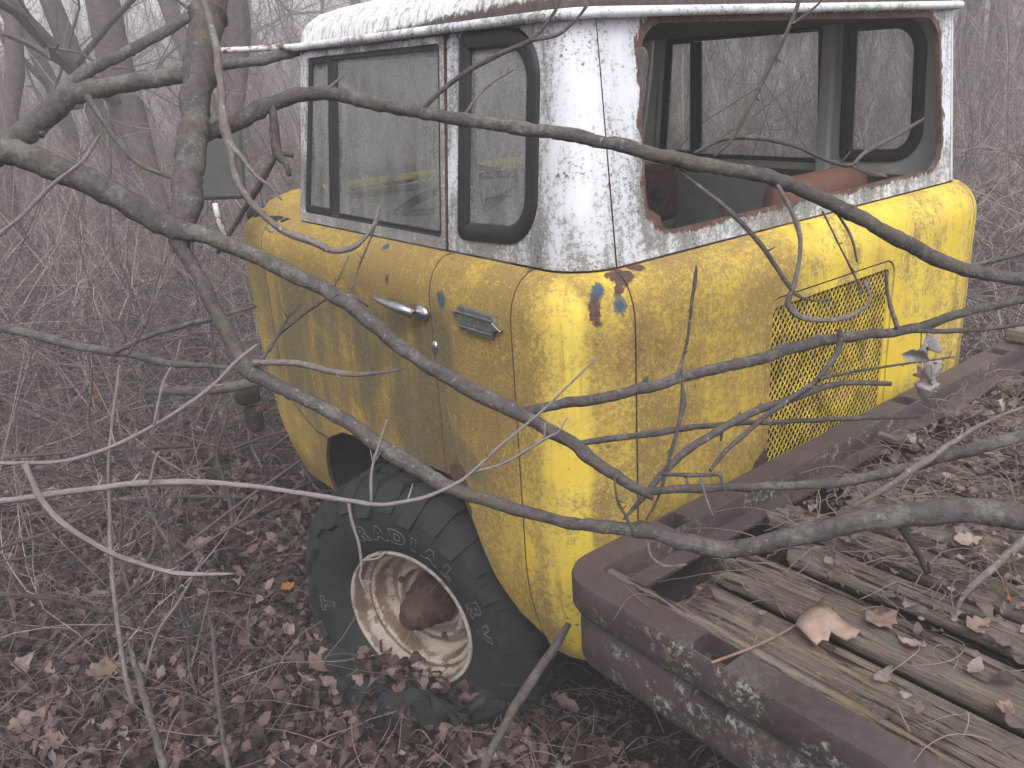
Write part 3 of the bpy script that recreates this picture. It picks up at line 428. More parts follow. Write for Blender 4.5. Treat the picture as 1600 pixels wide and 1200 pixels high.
class G:                       # small geometry collector
    def __init__(s): s.V = []; s.F = []
    def add(s, V, F):
        b = len(s.V); s.V += [tuple(v) for v in V]; s.F += [tuple(i+b for i in f) for f in F]
    def box(s, x0, x1, y0, y1, z0, z1, m=None):
        V = [Vector((x, y, z)) for x in (x0, x1) for y in (y0, y1) for z in (z0, z1)]
        if m is not None: V = [m @ v for v in V]
        s.add(V, [(0, 1, 3, 2), (4, 6, 7, 5), (0, 4, 5, 1), (2, 3, 7, 6), (0, 2, 6, 4), (1, 5, 7, 3)])
    def tube(s, pts, rs, n=8, caps=True):
        V, F, _ = tube_geo(pts, rs, n, caps); s.add(V, F)
    def sphere(s, c, r, n=12, sc=(1, 1, 1)):
        V = []; F = []
        for i in range(n//2+1):
            t = math.pi*i/(n//2)
            for j in range(n):
                p = 2*math.pi*j/n; V.append((c[0]+r*sc[0]*math.sin(t)*math.cos(p), c[1]+r*sc[1]*math.sin(t)*math.sin(p), c[2]+r*sc[2]*math.cos(t)))
        for i in range(n//2):
            for j in range(n): F.append((i*n+j, (i+1)*n+j, (i+1)*n+(j+1) % n, i*n+(j+1) % n))
        s.add(V, F)
    def obj(s, name, mat, parent=None, smooth=False, bevel=0, **k):
        o = mk(name, s.V, s.F, mat, parent, smooth, **k)
        if bevel:
            b = o.modifiers.new('b', 'BEVEL'); b.width = bevel; b.segments = 2; b.limit_method = 'ANGLE'
            o.data.shade_smooth(); o.data.set_sharp_from_angle(angle=R(40))
        return o
def tube_geo(pts, rs, n=8, caps=True, uvs=False, rnoise=0.):
    P = [Vector(p) for p in pts]; K = len(P); V = []; F = []; U = []
    T = [(P[min(i+1, K-1)]-P[max(i-1, 0)]).normalized() for i in range(K)]
    a = T[0].orthogonal().normalized(); L = 0
    for i in range(K):
        if i: L += (P[i]-P[i-1]).length
        a = (a-T[i]*a.dot(T[i])).normalized(); b = T[i].cross(a)
        for j in range(n+1 if uvs else n):
            th = 2*math.pi*j/n; d = a*math.cos(th)+b*math.sin(th); r = rs[i]
            if rnoise: r *= 1+rnoise*mnoise.noise((P[i]+d*rs[i])*(.55/max(rs[i], .004)))+rnoise*.6*mnoise.noise((P[i]+d*rs[i])*(1.6/max(rs[i], .004)))
            V.append(P[i]+d*r); U.append((j/n, L))
    m = n+1 if uvs else n
    for i in range(K-1):
        for j in range(n):
            k = (j+1) if uvs else (j+1) % n
            F.append((i*m+j, i*m+k, (i+1)*m+k, (i+1)*m+j))
    if caps: F.append(tuple(range(n-1, -1, -1))); F.append(tuple((K-1)*m+j for j in range(n)))
    return V, F, U
def spline(ctrl, step):
    # ctrl rows (x,y,z,r) -> Catmull-Rom resampled
    c = np.array(ctrl, float); c = np.vstack([2*c[0]-c[1], c, 2*c[-1]-c[-2]]); out = []
    for i in range(1, len(c)-2):
        L = np.linalg.norm(c[i+1, :3]-c[i, :3]); n = max(2, int(L/step))
        for k in range(n):
            t = k/n; p0, p1, p2, p3 = c[i-1:i+3]
            out.append(.5*(2*p1+(p2-p0)*t+(2*p0-5*p1+4*p2-p3)*t*t+(3*p1-p0-3*p2+p3)*t**3))
    out.append(c[-2]); out = np.array(out); out[:, 3] = np.maximum(out[:, 3], .0007); return out
def batch_tubes(P, r, sides=3):
    N, K, _ = P.shape; T = np.gradient(P, axis=1); T /= np.linalg.norm(T, axis=2, keepdims=True)+1e-9
    ref = np.where(np.abs(T[:, :1, 2:3]) > .8, np.array([1., 0, 0]), np.array([0, 0, 1.])); ref = np.broadcast_to(ref, T.shape)
    A = np.cross(T, ref); A /= np.linalg.norm(A, axis=2, keepdims=True)+1e-9; B = np.cross(T, A)
    th = np.arange(sides)*2*np.pi/sides
    V = P[:, :, None]+r[:, :, None, None]*(A[:, :, None]*np.cos(th)[:, None]+B[:, :, None]*np.sin(th)[:, None])
    b = (np.arange(N)*K*sides)[:, None, None]; i = np.arange(K-1)[None, :, None]*sides; j = np.arange(sides)[None, None]; j2 = (j+1) % sides
    F = np.stack([b+i+j, b+i+j2, b+i+sides+j2, b+i+sides+j], -1).reshape(-1, 4)
    return V.reshape(-1, 3), F

_gw = [(rng.uniform(0, 6.28), rng.uniform(0, 6.28), a, w) for a, w in ((.030, 1.9), (.022, 1.1), (.012, .55), (.006, .27), (.006, .22), (.12, 9.), (.16, 14.))]
def gz(x, y):
    z = -.15+0*x
    for d, p, a, w in _gw: z = z+a*np.sin((x*math.cos(d)+y*math.sin(d))*6.283/w+p)*(1 if w < 5 else np.clip((np.hypot(x+1, y-1)-4)/6, 0, 1))
    return z

# ------------------------------------------------------------ ground
def axis(c, half, n, k):
    t = np.linspace(-1, 1, n); return c+half*np.sinh(t*k)/math.sinh(k)
gx = axis(-1.2, 43, 300, 5.4); gy = axis(1.6, 43, 300, 5.4)
GX, GY = np.meshgrid(gx, gy, indexing='ij'); GV = np.stack([GX, GY, gz(GX, GY)], -1).reshape(-1, 3)
ii = (np.arange(299)[:, None]*300+np.arange(299)[None]).reshape(-1, 1)
gro = mk('ground', GV, np.hstack([ii, ii+300, ii+301, ii+1]), 'soil'); tag(gro, kind='structure')

# ------------------------------------------------------------ the truck
truck = empty('pickup_truck', (0, .6, -.14), 'abandoned yellow and white cab-over truck with rotten wooden flatbed and flat front tyre', 'truck')
def rrect(s, hw, yr, yf, rc, rf, inset):
    sg = -1 if s >= 0 else 1; s = abs(s); a = hw-rc; b = a+rc*math.pi/2; c_ = b+(yf-rf)-(yr+rc); d = c_+rf*math.pi/2
    if s < a: x, y, nx, ny = s, yr, 0, -1
    elif s < b: t = (s-a)/rc; x, y, nx, ny = hw-rc+rc*math.sin(t), yr+rc-rc*math.cos(t), math.sin(t), -math.cos(t)
    elif s < c_: x, y, nx, ny = hw, yr+rc+(s-b), 1, 0
    elif s < d: t = (s-c_)/rf; x, y, nx, ny = hw-rf+rf*math.cos(t), yf-rf+rf*math.sin(t), math.cos(t), math.sin(t)
    else: x, y, nx, ny = hw-rf-(s-d), yf, 0, 1
    return sg*(x-nx*inset), y-ny*inset
def sstep(a, b, x): t = min(1, max(0, (x-a)/(b-a))); return t*t*(3-2*t)
def body(s, z, off=0.):
    ins = 0
    if z > 1.16: ph = min(1, (z-1.16)/(1.268-1.16))*math.pi/2; ins = .080*(1-math.cos(ph)); z = 1.16+.108*math.sin(ph)
    if z < .55: ins += .05*((.55-z)/.26)**2
    x, y = rrect(s, .94, -.08, 1.92, .20, .30, ins-off)
    if z < .85: y -= .16*((.85-z)/.5)**1.5*sstep(1.2, 1.9, y)
    return (x, y, z)
def green(s, z, off=0.):
    k = (z-1.27)/.52
    x, y = rrect(s, .86, 0, 1.42, .12, .10, .05*k-off)
    y -= .05*k*sstep(.8, 1.4, y)
    return (x, y, z)
def sB(y): return 1.0542+(y-.12)          # body flank arc parameter for a given y
def sG(y): return .9285+(y-.12)           # greenhouse flank
def dens(poly, st, closed=True):
    out = []; n = len(poly)
    for i in range(n if closed else n-1):
        a, b = poly[i], poly[(i+1) % n]; L = math.dist(a, b); k = max(1, int(L/st+.5))
        out += [(a[0]+(b[0]-a[0])*t/k, a[1]+(b[1]-a[1])*t/k) for t in range(k)]
    return out
def rpoly(pts):                            # pts: (x, z, radius) -> rounded polygon
    out = []; n = len(pts)
    for i in range(n):
        p = Vector(pts[i][:2]); a = Vector(pts[i-1][:2]); b = Vector(pts[(i+1) % n][:2]); r = pts[i][2]
        if r < 1e-4: out.append(tuple(p)); continue
        u = (a-p).normalized(); v = (b-p).normalized(); A = math.acos(max(-1, min(1, u.dot(v)))); d = r/math.tan(A/2)
        d = min(d, (a-p).length*.49, (b-p).length*.49); r2 = d*math.tan(A/2); c = p+(u+v).normalized()*(r2/math.sin(A/2)); m = 10
        t0 = p+u*d-c; t1 = p+v*d-c; a0 = math.atan2(t0.y, t0.x); a1 = math.atan2(t1.y, t1.x)
        da = (a1-a0+math.pi) % (2*math.pi)-math.pi
        out += [(c.x+r2*math.cos(a0+da*k/m), c.y+r2*math.sin(a0+da*k/m)) for k in range(m+1)]
    return out
def inpoly(P, poly):
    x, y = P[:, 0], P[:, 1]; r = np.zeros(len(P), bool); q = np.array(poly); a = q; b = np.roll(q, -1, 0)
    for (x1, y1), (x2, y2) in zip(a, b):
        if y1 == y2: continue
        c = ((y1 > y) != (y2 > y)) & (x < (x2-x1)*(y-y1)/(y2-y1)+x1); r ^= c
    return r
def pdist(P, poly):
    q = np.array(poly); d = np.full(len(P), 9.)
    for a, b in zip(q, np.roll(q, -1, 0)):
        ab = b-a; t = np.clip(((P-a)@ab)/max(1e-12, ab@ab), 0, 1); d = np.minimum(d, np.linalg.norm(P-a-t[:, None]*ab, axis=1))
    return d
def panel(name, outline, holes, fm, mat, parent, mirror=False, step=.02, thick=.012, mat2='interior', off=0.):
    o2 = dens(outline, step); h2 = [dens(h, step) for h in holes]; loops = [o2]+h2
    pts = []; edges = []
    for lp in loops:
        b = len(pts); pts += lp; edges += [(b+i, b+(i+1) % len(lp)) for i in range(len(lp))]
    a = np.array(o2); gx_ = np.arange(a[:, 0].min()+step*.5, a[:, 0].max(), step); gy_ = np.arange(a[:, 1].min()+step*.5, a[:, 1].max(), step)
    g = np.stack(np.meshgrid(gx_, gy_), -1).reshape(-1, 2); ok = inpoly(g, o2)
    for lp in loops: ok &= pdist(g, lp) > step*.45
    for h in h2: ok &= ~inpoly(g, h)
    g = g[ok]
    vs, _, fs, *_ = delaunay_2d_cdt([Vector(p) for p in pts]+[Vector(p) for p in g], edges, [], 0, 1e-7)
    P = np.array([tuple(v) for v in vs]); F = np.array([f for f in fs if len(f) == 3]); cen = P[F].mean(1)
    ok = inpoly(cen, o2)
    for h in h2: ok &= ~inpoly(cen, h)
    F = F[ok]; A = P[F]; ar = np.cross(A[:, 1]-A[:, 0], A[:, 2]-A[:, 0]); F[ar < 0] = F[ar < 0][:, ::-1]
    if not mirror: F = F[:, ::-1]
    V = [fm(-s if mirror else s, z, off) for s, z in P]
    ed = np.full(len(P), 9.)
    for h in h2: ed = np.minimum(ed, pdist(P, h))
    o = mk(name, V, F, mat, parent, attrs={'ed': ed, 'pe': pdist(P, o2)}, mat2=mat2)
    if thick:
        m = o.modifiers.new('s', 'SOLIDIFY'); m.thickness = thick; m.offset = -1; m.material_offset = 1; m.material_offset_rim = 0
    e = o.modifiers.new('e', 'EDGE_SPLIT'); e.split_angle = R(48); return o
def strip(name, loop, w, fm, mat, parent, mirror=False, off=.006, th=.014, closed=True, wi=None):
    # a raised band that follows a loop on a surface (rubber seal, frame)
    lp = dens(loop, .02, closed); n = len(lp); V = []; F = []; P = [Vector(p) for p in lp]
    for i in range(n):
        t = (P[(i+1) % n]-P[i-1]) if closed else (P[min(i+1, n-1)]-P[max(i-1, 0)]); t.normalize(); nn = Vector((t.y, -t.x))
        for d, h in ((-w/2, -th), (-w/2, off*.4), (-w*.3, off), (w*.3, off), (w/2, off*.4), (w/2, -th)):
            q = P[i]+nn*d; V.append(fm(-q.x if mirror else q.x, q.y, h))
    for i in range(n if closed else n-1):
        for j in range(6):
            F.append((i*6+j, i*6+(j+1) % 6, ((i+1) % n)*6+(j+1) % 6, ((i+1) % n)*6+j))
    if not closed: F.append(tuple(range(6))); F.append(tuple((n-1)*6+j for j in range(6)))
    return mk(name, V, F, mat, parent)
def off_poly(poly, d):
    n = len(poly); out = []; ar = sum(poly[i][0]*poly[(i+1) % n][1]-poly[(i+1) % n][0]*poly[i][1] for i in range(n)); sg = 1 if ar > 0 else -1
    for i in range(n):
        t = (Vector(poly[(i+1) % n])-Vector(poly[i-1])).normalized(); out.append((poly[i][0]-t.y*d*sg, poly[i][1]+t.x*d*sg))
    return out

# arch on the flank, (y,z)
ARCH = [(1.33, .30), (1.29, .40), (1.24, .50), (1.17, .575), (1.09, .612), (.95, .632), (.817, .646), (.601, .664), (.462, .672), (.41, .63), (.355, .54), (.30, .42), (.235, .335), (.155, .295)]
ZT, ZB = 1.268, .258
g_ = .0016
GR = rpoly([(-.305, .40, .04), (-.305, 1.115, .05), (.305, 1.115, .05), (.305, .40, .04)])
# s runs towards the left flank: x = -s on the rear face, so the vent is mirrored here
GRs = [(-x, z) for x, z in GR]
panel('rear_panel', [(-.775+g_, ZB), (.775-g_, ZB), (.775-g_, ZT), (-.775+g_, ZT)], [GRs], body, 'yellow', truck)
for mir in (False, True):
    panel('corner_panel', [(.775+g_, ZB), (sB(.15)-g_, ZB), (sB(.15)-g_, ZT), (.775+g_, ZT)], [], body, 'yellow', truck, mir)
    a = [(sB(y), z) for y, z in ARCH]
    q = [(sB(.15)+g_, .292)]+[p for p in a[::-1] if sB(.155) < p[0] < sB(.476)]+[(sB(.48)-g_, .6735), (sB(.48)-g_, ZT), (sB(.15)+g_, ZT)]
    panel('quarter_panel', q, [], body, 'yellow', truck, mir)
    d = [(sB(.48)+g_, .6725)]+[p for p in a[::-1] if sB(.5) < p[0] < sB(1.2)]+[(sB(1.2), .56), (sB(1.30), .56), (sB(1.46), .62), (sB(1.52)-g_, .75), (sB(1.52)-g_, ZT), (sB(.48)+g_, ZT)]
    door = panel('door', d, [], body, 'yellow', truck, mir)
    fnd = [(sB(1.24), .50), (sB(1.29), .40), (sB(1.33), .30), (2.95, .30), (2.95, ZT), (sB(1.52)+g_, ZT), (sB(1.52)+g_, .745), (sB(1.463), .613), (sB(1.302), .553), (sB(1.21), .553)]
    panel('front_fender', fnd, [], body, 'yellow', truck, mir)
    # upper half of the door: thin pressed frame, divider, two panes
    y0, y1 = .500, 1.352
    fo = rpoly([(sG(y0), 1.272, 0), (sG(y0), 1.782, 0), (sG(y1-.045), 1.782, .01), (sG(y1), 1.272, 0)])
    fi = rpoly([(sG(y0)+.020, 1.300, .012), (sG(y0)+.020, 1.765, .012), (sG(y1-.045)-.030, 1.765, .015), (sG(y1)-.034, 1.300, .012)])
    panel('door_frame', fo, [fi], green, 'white_paint', door, mir, off=.004, mat2='interior_light', thick=.02)
    fs = off_poly(fi, .006)
    strip('window_channel', fs, .016, green, 'seal', door, mir, off=-.004, th=.02)
    dv = [(sG(1.110), 1.303), (sG(1.100), 1.77)]
    strip('vent_bar', dv, .030, green, 'seal', door, mir, off=.000, th=.02, closed=False)
    vs_ = rpoly([(sG(1.135), 1.315, .01), (sG(1.127), 1.755, .01), (sG(1.262), 1.755, .01), (sG(1.300), 1.315, .01)])
    strip('vent_seal', vs_, .018, green, 'seal', door, mir, off=-.001, th=.02)
    panel('window_glass', [(sG(.515), 1.295), (sG(1.105), 1.295), (sG(1.100), 1.77), (sG(.515), 1.77)], [], green, 'side_glass' if not mir else 'clear_glass', door, mir, thick=0, off=-.010, step=.05)
    panel('vent_glass', vs_, [], green, 'side_glass' if not mir else 'clear_glass', door, mir, thick=0, off=-.009, step=.05)
    # quarter window
    qw = rpoly([(sG(.455), 1.300, .015), (sG(.442), 1.782, .012), (sG(.150), 1.782, .10), (sG(.150), 1.310, .10)])
    up = [(.752, 1.272), (.752, 1.785), (sG(.494), 1.785), (sG(.494), 1.272)]
    qw = rpoly([(sG(.436), 1.318, .015), (sG(.424), 1.770, .012), (sG(.158), 1.770, .10), (sG(.158), 1.330, .10)])
    qp = panel('upper_quarter_panel', up, [off_poly(qw, .012)], green, 'white_paint', truck, mir, mat2='interior_light')
    strip('window_rubber', off_poly(qw, .008), .042, green, 'seal', qp, mir, off=.009, th=.018)
    panel('quarter_glass', off_poly(qw, .015), [], green, 'side_glass' if not mir else 'clear_glass', qp, mir, thick=0, off=-.004, step=.05)
    # windscreen post
    panel('windscreen_post', [(sG(1.356), 1.272), (sG(1.309), 1.785), (sG(1.42)-.04, 1.785), (sG(1.42)-.00, 1.272)], [], green, 'white_paint', truck, mir, mat2='interior_light')
# rear window panel: window has lost its glass, rusty rim
RW = rpoly([(-.645, 1.325, .09), (-.625, 1.772, .085), (.665, 1.762, .085), (.700, 1.322, .085)])
RW = [(-x, z) for x, z in RW]
rp = panel('rear_window_panel', [(-.749, 1.272), (.749, 1.272), (.749, 1.785), (-.749, 1.785)], [RW], green, 'white_rusted', truck, mat2='interior_light', step=.018)
# front wall with the windscreen
sF = sG(1.42)+.04
fw = panel('windscreen_surround', [(sF, 1.272), (sF, 1.785), (sF+1.60, 1.785), (sF+1.60, 1.272)], [rpoly([(sF+.03, 1.33, .06), (sF+.03, 1.75, .06), (sF+1.57, 1.75, .06), (sF+1.57, 1.33, .06)])],
      lambda s, z, off=0.: green(s, z, off), 'white_paint', truck, mat2='interior_light', step=.03)
panel('windscreen_glass', rpoly([(sF+.035, 1.335, .06), (sF+.035, 1.745, .06), (sF+1.565, 1.745, .06), (sF+1.565, 1.335, .06)]), [], green, 'clear_glass', fw, thick=0, off=-.006, step=.08)
panel('nose_panel', [(2.955, .30), (2.955, ZT), (4.30, ZT), (4.30, .30)], [], body, 'yellow', truck, step=.06)

# cowl between windscreen and nose
g = G(); n = 24; V = []; F = []
for i in range(n+1):
    t = i/n; s = 1.6+(3.55-1.6)*t
    for k, (zz, inn) in enumerate(((1.268, 0.), (1.30, .03), (1.325, .10), (1.335, .22), (1.33, .45))):
        x, y, z = body(s, 1.268); cx, cy = 0, 1.15; d = Vector((cx-x, cy-y)); d.normalize(); V.append((x+d.x*inn, max(1.33, y+d.y*inn), zz if y+d.y*inn > 1.36 else min(zz, 1.275)))
for sgn in (1, -1):
    b = len(g.V); g.V += [(v[0]*sgn, v[1], v[2]) for v in V]
    for i in range(n):
        for k in range(4):
            f = (b+i*5+k, b+(i+1)*5+k, b+(i+1)*5+k+1, b+i*5+k+1); g.F.append(f if sgn < 0 else f[::-1])
g.obj('cowl', 'yellow', truck, smooth=True)

# roof dome with drip rail
V = []; F = []; prof = [(-.002, 1.785), (.004, 1.805), (.012, 1.835), (.03, 1.86), (.07, 1.885), (.15, 1.905), (.30, 1.925), (.5, 1.935)]
N = 120; tot = sF+.80
for i in range(N):
    s = -tot+2*tot*i/N; 
    for k, (ins, z) in enumerate(prof):
        x, y, _ = green(s, 1.785); c0 = Vector((0, .62)); v = Vector((x, y)); w = c0-v; L = w.length; w.normalize(); q = v+w*ins; V.append((q.x, q.y, z))
P_ = len(prof)
for i in range(N):
    for k in range(P_-1): F.append((i*P_+k, i*P_+k+1, ((i+1) % N)*P_+k+1, ((i+1) % N)*P_+k))
F.append(tuple(i*P_+P_-1 for i in range(N-1, -1, -1)))
V = [(x, y, z+.006*mnoise.noise(Vector((x, y, z))*4)) for x, y, z in V]
roof = mk('roof', V, F, 'roof', truck)
pts = [green(-tot+2*tot*i/160, 1.793, .020) for i in range(161)]
pts = [(x, y, z+(y-.0)*.004) for x, y, z in pts]
g = G(); g.tube(pts, [.0115]*len(pts), 8, False); g.obj('drip_rail', 'white_paint', roof, smooth=True)
V = []; F = []
for i in range(161):
    s = -tot+2*tot*i/160; V += [green(s, 1.784, .0), green(s, 1.782, .018)]
    if i: F.append((2*i-2, 2*i, 2*i+1, 2*i-1))
mk('gutter_lip', V, F, 'brownrust', roof)
# headliner
g = G(); g.box(-.76, .76, .07, 1.3, 1.768, 1.776); g.obj('headliner', 'dark_trim', truck)

# engine vent: pressed plate, expanded mesh, dark bay behind
vent = panel('vent_plate', off_poly(GRs, .004), [off_poly(GRs, .026)], body, 'yellow', truck, off=-.0025, thick=.006)
V = []; F = []
def strand(p, q, w=.0043, d=.003):
    dx, dz = q[0]-p[0], q[1]-p[1]; L = math.hypot(dx, dz); nx, nz = -dz/L*w/2, dx/L*w/2; b = len(V)
    for (x, z) in (p, q):
        for s1 in (1, -1):
            for yy in (-.072, -.072+d): V.append((x+nx*s1, yy+(0.0012 if s1 > 0 else 0), z+nz*s1))
    F.extend([(b, b+2, b+6, b+4), (b+1, b+5, b+7, b+3), (b, b+4, b+5, b+1), (b+2, b+3, b+7, b+6)])
px, pz = .0104, .027; nx_ = int(.572/px); nz_ = int(.66/(pz/2))
for i in range(nx_+1):
    for j in range(nz_):
        z0 = 1.094-j*pz/2; xx = -.281+i*px
        a = (xx+(px*.23 if j % 2 else -px*.23), z0); b_ = (xx+(-px*.23 if j % 2 else px*.23), z0-pz/2)
        k = 1 if i % 2 else -1
        a = (xx+k*(px*.42 if j % 2 else -px*.42), z0); b_ = (xx+k*(-px*.42 if j % 2 else px*.42), z0-pz/2)
        strand(a, b_)
o = mk('vent_mesh', V, F, 'vent_yellow', truck, smooth=False); tag(o, kind='stuff')
g = G(); g.box(-.30, .30, .02, .03, .38, 1.12); g.box(-.30, -.29, -.06, .02, .38, 1.12); g.box(.29, .30, -.06, .02, .38, 1.12); g.box(-.29, .29, -.06, .02, 1.11, 1.12)
g.obj('engine_bay', 'vent_dark', truck)
g = G(); g.box(.10, .115, -.05, .0, .42, 1.10); g.obj('vent_brace', 'brownrust', truck)

# belt moulding gap, dirty line between white and yellow
# door handle, lock, badge
ldoor = [o for o in truck.children if o.name.startswith('door')][0]
X0 = -.94
g = G(); g.sphere((X0-.006, .515, 1.122), .034, 14, (.45, 1.0, .62)); g.tube([(X0-.010, .55, 1.128), (X0-.034, .525, 1.127), (X0-.040, .56, 1.132), (X0-.040, .62, 1.134), (X0-.037, .68, 1.136), (X0-.030, .715, 1.137)], [.012, .017, .015, .012, .009, .005], 10)
h = g.obj('door_handle', 'chrome', ldoor, smooth=True)
g = G(); g.sphere((X0-.001, .474, 1.037), .014, 12, (.5, 1, 1.2)); g.obj('lock_cylinder', 'chrome', ldoor, smooth=True)
def badge():
    yc, zc = .272, 1.140
    def plate(name, pts, x0, x1, mat, par_):
        n = len(pts); V = [(x0, y, z) for y, z in pts]+[(x1, y, z) for y, z in pts]; F = [tuple(range(n-1, -1, -1)), tuple(range(n, 2*n))]+[(i, (i+1) % n, n+(i+1) % n, n+i) for i in range(n)]
        b = mk(name, V, F, mat, par_, smooth=False); m = b.modifiers.new('b', 'BEVEL'); m.width = .002; m.segments = 2; return b
    o = plate('badge', [(yc+.088, zc+.002), (yc+.072, zc+.030), (yc-.062, zc+.028), (yc-.072, zc+.012), (yc-.072, zc-.006), (yc-.056, zc-.032), (yc+.068, zc-.030), (yc+.080, zc-.012)], X0-.010, X0+.004, 'badge_metal', truck)
    plate('badge_ridge', [(yc+.078, zc+.014), (yc-.064, zc+.014), (yc-.064, zc+.018), (yc+.078, zc+.018)], X0-.015, X0-.009, 'badge_metal', o)
    plate('badge_ridge', [(yc+.076, zc-.020), (yc-.060, zc-.020), (yc-.060, zc-.016), (yc+.076, zc-.016)], X0-.015, X0-.009, 'badge_metal', o)
    plate('badge_spear', [(yc-.066, zc+.014), (yc-.098, zc-.002), (yc-.070, zc-.008)], X0-.014, X0-.001, 'chrome', o)
    plate('badge_spear', [(yc+.074, zc+.018), (yc+.102, zc+.012), (yc+.084, zc+.004)], X0-.012, X0-.001, 'chrome', o)
    g = G(); yy = yc+.060
    for k in range(8):      # worn raised letters, no longer readable
        g.box(X0-.0125, X0-.009, yy-.009, yy-.006, zc-.010, zc+.009)
        if k % 2: g.box(X0-.0125, X0-.009, yy-.006, yy+.001, zc+.003, zc+.006)
        if k % 3: g.box(X0-.0125, X0-.009, yy-.006, yy+.001, zc-.010, zc-.007)
        yy -= .0155
    g.obj('badge_relief', 'badge_metal', o)
badge()
# front bumper end and lamp, seen past the nose
g = G(); g.box(-.99, -.90, 1.86, 1.94, .50, .57); g.box(-.97, -.91, 1.84, 1.92, .385, .49); g.obj('bumper_end', 'underbody', truck, bevel=.02)
g = G(); g.box(-.945, -.90, 1.82, 1.85, .475, .50); g.obj('bumper_bracket', 'brownrust', truck, bevel=.01)
# broken patch on the cowl corner
g = G()
for k in range(6): g.sphere((-.875+.02*random.random(), 1.44+.055*k, 1.245+.02*random.random()), .030, 8, (.9, 1.1, .5+.5*random.random()))
g.obj('cowl_hinge', 'blackrot', truck, smooth=True)
g = G(); g.tube([(-.905, 1.40, 1.235), (-.915, 1.47, 1.232), (-.91, 1.53, 1.235)], [.008, .009, .006], 8); g.obj('hinge_pin', 'chrome', truck, smooth=True)

# exterior mirror on a tubular arm


MC = Vector((-1.055, 1.485, 1.50))
mh = sub_empty('side_mirror', MC, truck)
g = G(); Mm = Matrix.Translation(MC) @ Matrix.Rotation(R(-14), 4, 'Z') @ Matrix.Rotation(R(5), 4, 'Y')
g.box(-.088, .088, 0, .018, -.145, .115, Mm); g.obj('mirror_shell', 'mirror_back', mh, bevel=.008)
g = G(); g.box(-.078, .078, -.004, .001, -.135, .105, Mm); g.obj('mirror_glass', 'mirror_glass', mh, bevel=.001)
g = G(); g.tube([tuple(x) for x in spline([(*p, .008) for p in ARM_UP], .03)[:, :3]], [.009]*len(spline([(*p, .008) for p in ARM_UP], .03)), 8); g.obj('mirror_arm', 'arm_white', mh, smooth=True)
g = G(); sp = spline([(*p, .008) for p in ARM_LO], .03); g.tube([tuple(x) for x in sp[:, :3]], [.009]*len(sp), 8); g.obj('mirror_arm', 'arm_white', mh, smooth=True)

# ------------------------------------------------------------ cab interior
g = G(); g.box(-.59, .59, .0, 1.75, .42, .45); g.obj('cab_floor', 'interior', truck)
g = G(); g.box(-.27, .27, .02, 1.15, .45, .98); g.obj('engine_cover', 'interior_light', truck, bevel=.04)
for sx in (-1, 1):
    g = G(); g.box(sx*.56-.24, sx*.56+.24, .42, .90, .62, .78); g.obj('seat_cushion', 'seat_vinyl', truck, bevel=.05)
    g = G(); Mt = Matrix.Translation((sx*.52, .36, 1.02)) @ Matrix.Rotation(R(8), 4, 'X'); g.box(-.25, .25, -.06, .06, -.26, .30, Mt); g.obj('seat_back', 'seat_vinyl', truck, bevel=.055)
g = G(); g.box(-.78, .78, 1.16, 1.345, 1.00, 1.315); g.obj('dashboard', 'interior_light', truck, bevel=.03)
g = G()
def ring(c, Rr, r, mtx, n=36, m=8):
    V = []; F = []
    for i in range(n):
        a = 2*math.pi*i/n
        for j in range(m):
            b = 2*math.pi*j/m; V.append(mtx @ Vector(((Rr+r*math.cos(b))*math.cos(a), (Rr+r*math.cos(b))*math.sin(a), r*math.sin(b))))
    for i in range(n):
        for j in range(m): F.append((i*m+j, ((i+1) % n)*m+j, ((i+1) % n)*m+(j+1) % m, i*m+(j+1) % m))
    return V, F
Ms = Matrix.Translation((-.50, .98, 1.30)) @ Matrix.Rotation(R(-28), 4, 'X')
g.add(*ring(0, .215, .013, Ms)); g.tube([Ms @ Vector(p) for p in ((-.21, 0, 0), (0, 0, -.02), (.21, 0, 0))], [.008, .014, .008]); g.tube([Ms @ Vector((0, 0, -.02)), (-.50, 1.3, .75)], [.02, .025])
g.obj('steering_wheel', 'rubber', truck, smooth=True)
for sx in (-1, 1):   # inner lining of the doors and rear pillars
    g = G(); g.box(sx*.80, sx*.815, .52, 1.40, .55, 1.24); g.obj('door_lining', 'interior_light', truck, bevel=.01)
    g = G(); g.box(sx*.77, sx*.80, .455, .505, .6, 1.77); g.obj('pillar_lining', 'interior_light', truck, bevel=.008)
g = G(); g.tube([(.05, .62, .95), (.04, .60, 1.20), (.02, .58, 1.27)], [.009, .008, .008], 8); g.sphere((.02, .58, 1.285), .024, 10); g.obj('gear_lever', 'rubber', truck, smooth=True)
g = G(); g.tube([(-.12, .30, .99), (-.16, .28, 1.16), (-.10, .26, 1.24), (-.02, .28, 1.16), (-.01, .30, 1.02)], [.011]*5, 8); g.obj('heater_hose', 'rubber', truck, smooth=True)
g = G(); g.box(.34, .62, 1.00, 1.17, 1.08, 1.30); g.obj('heater_box', 'brownrust', truck, bevel=.04)
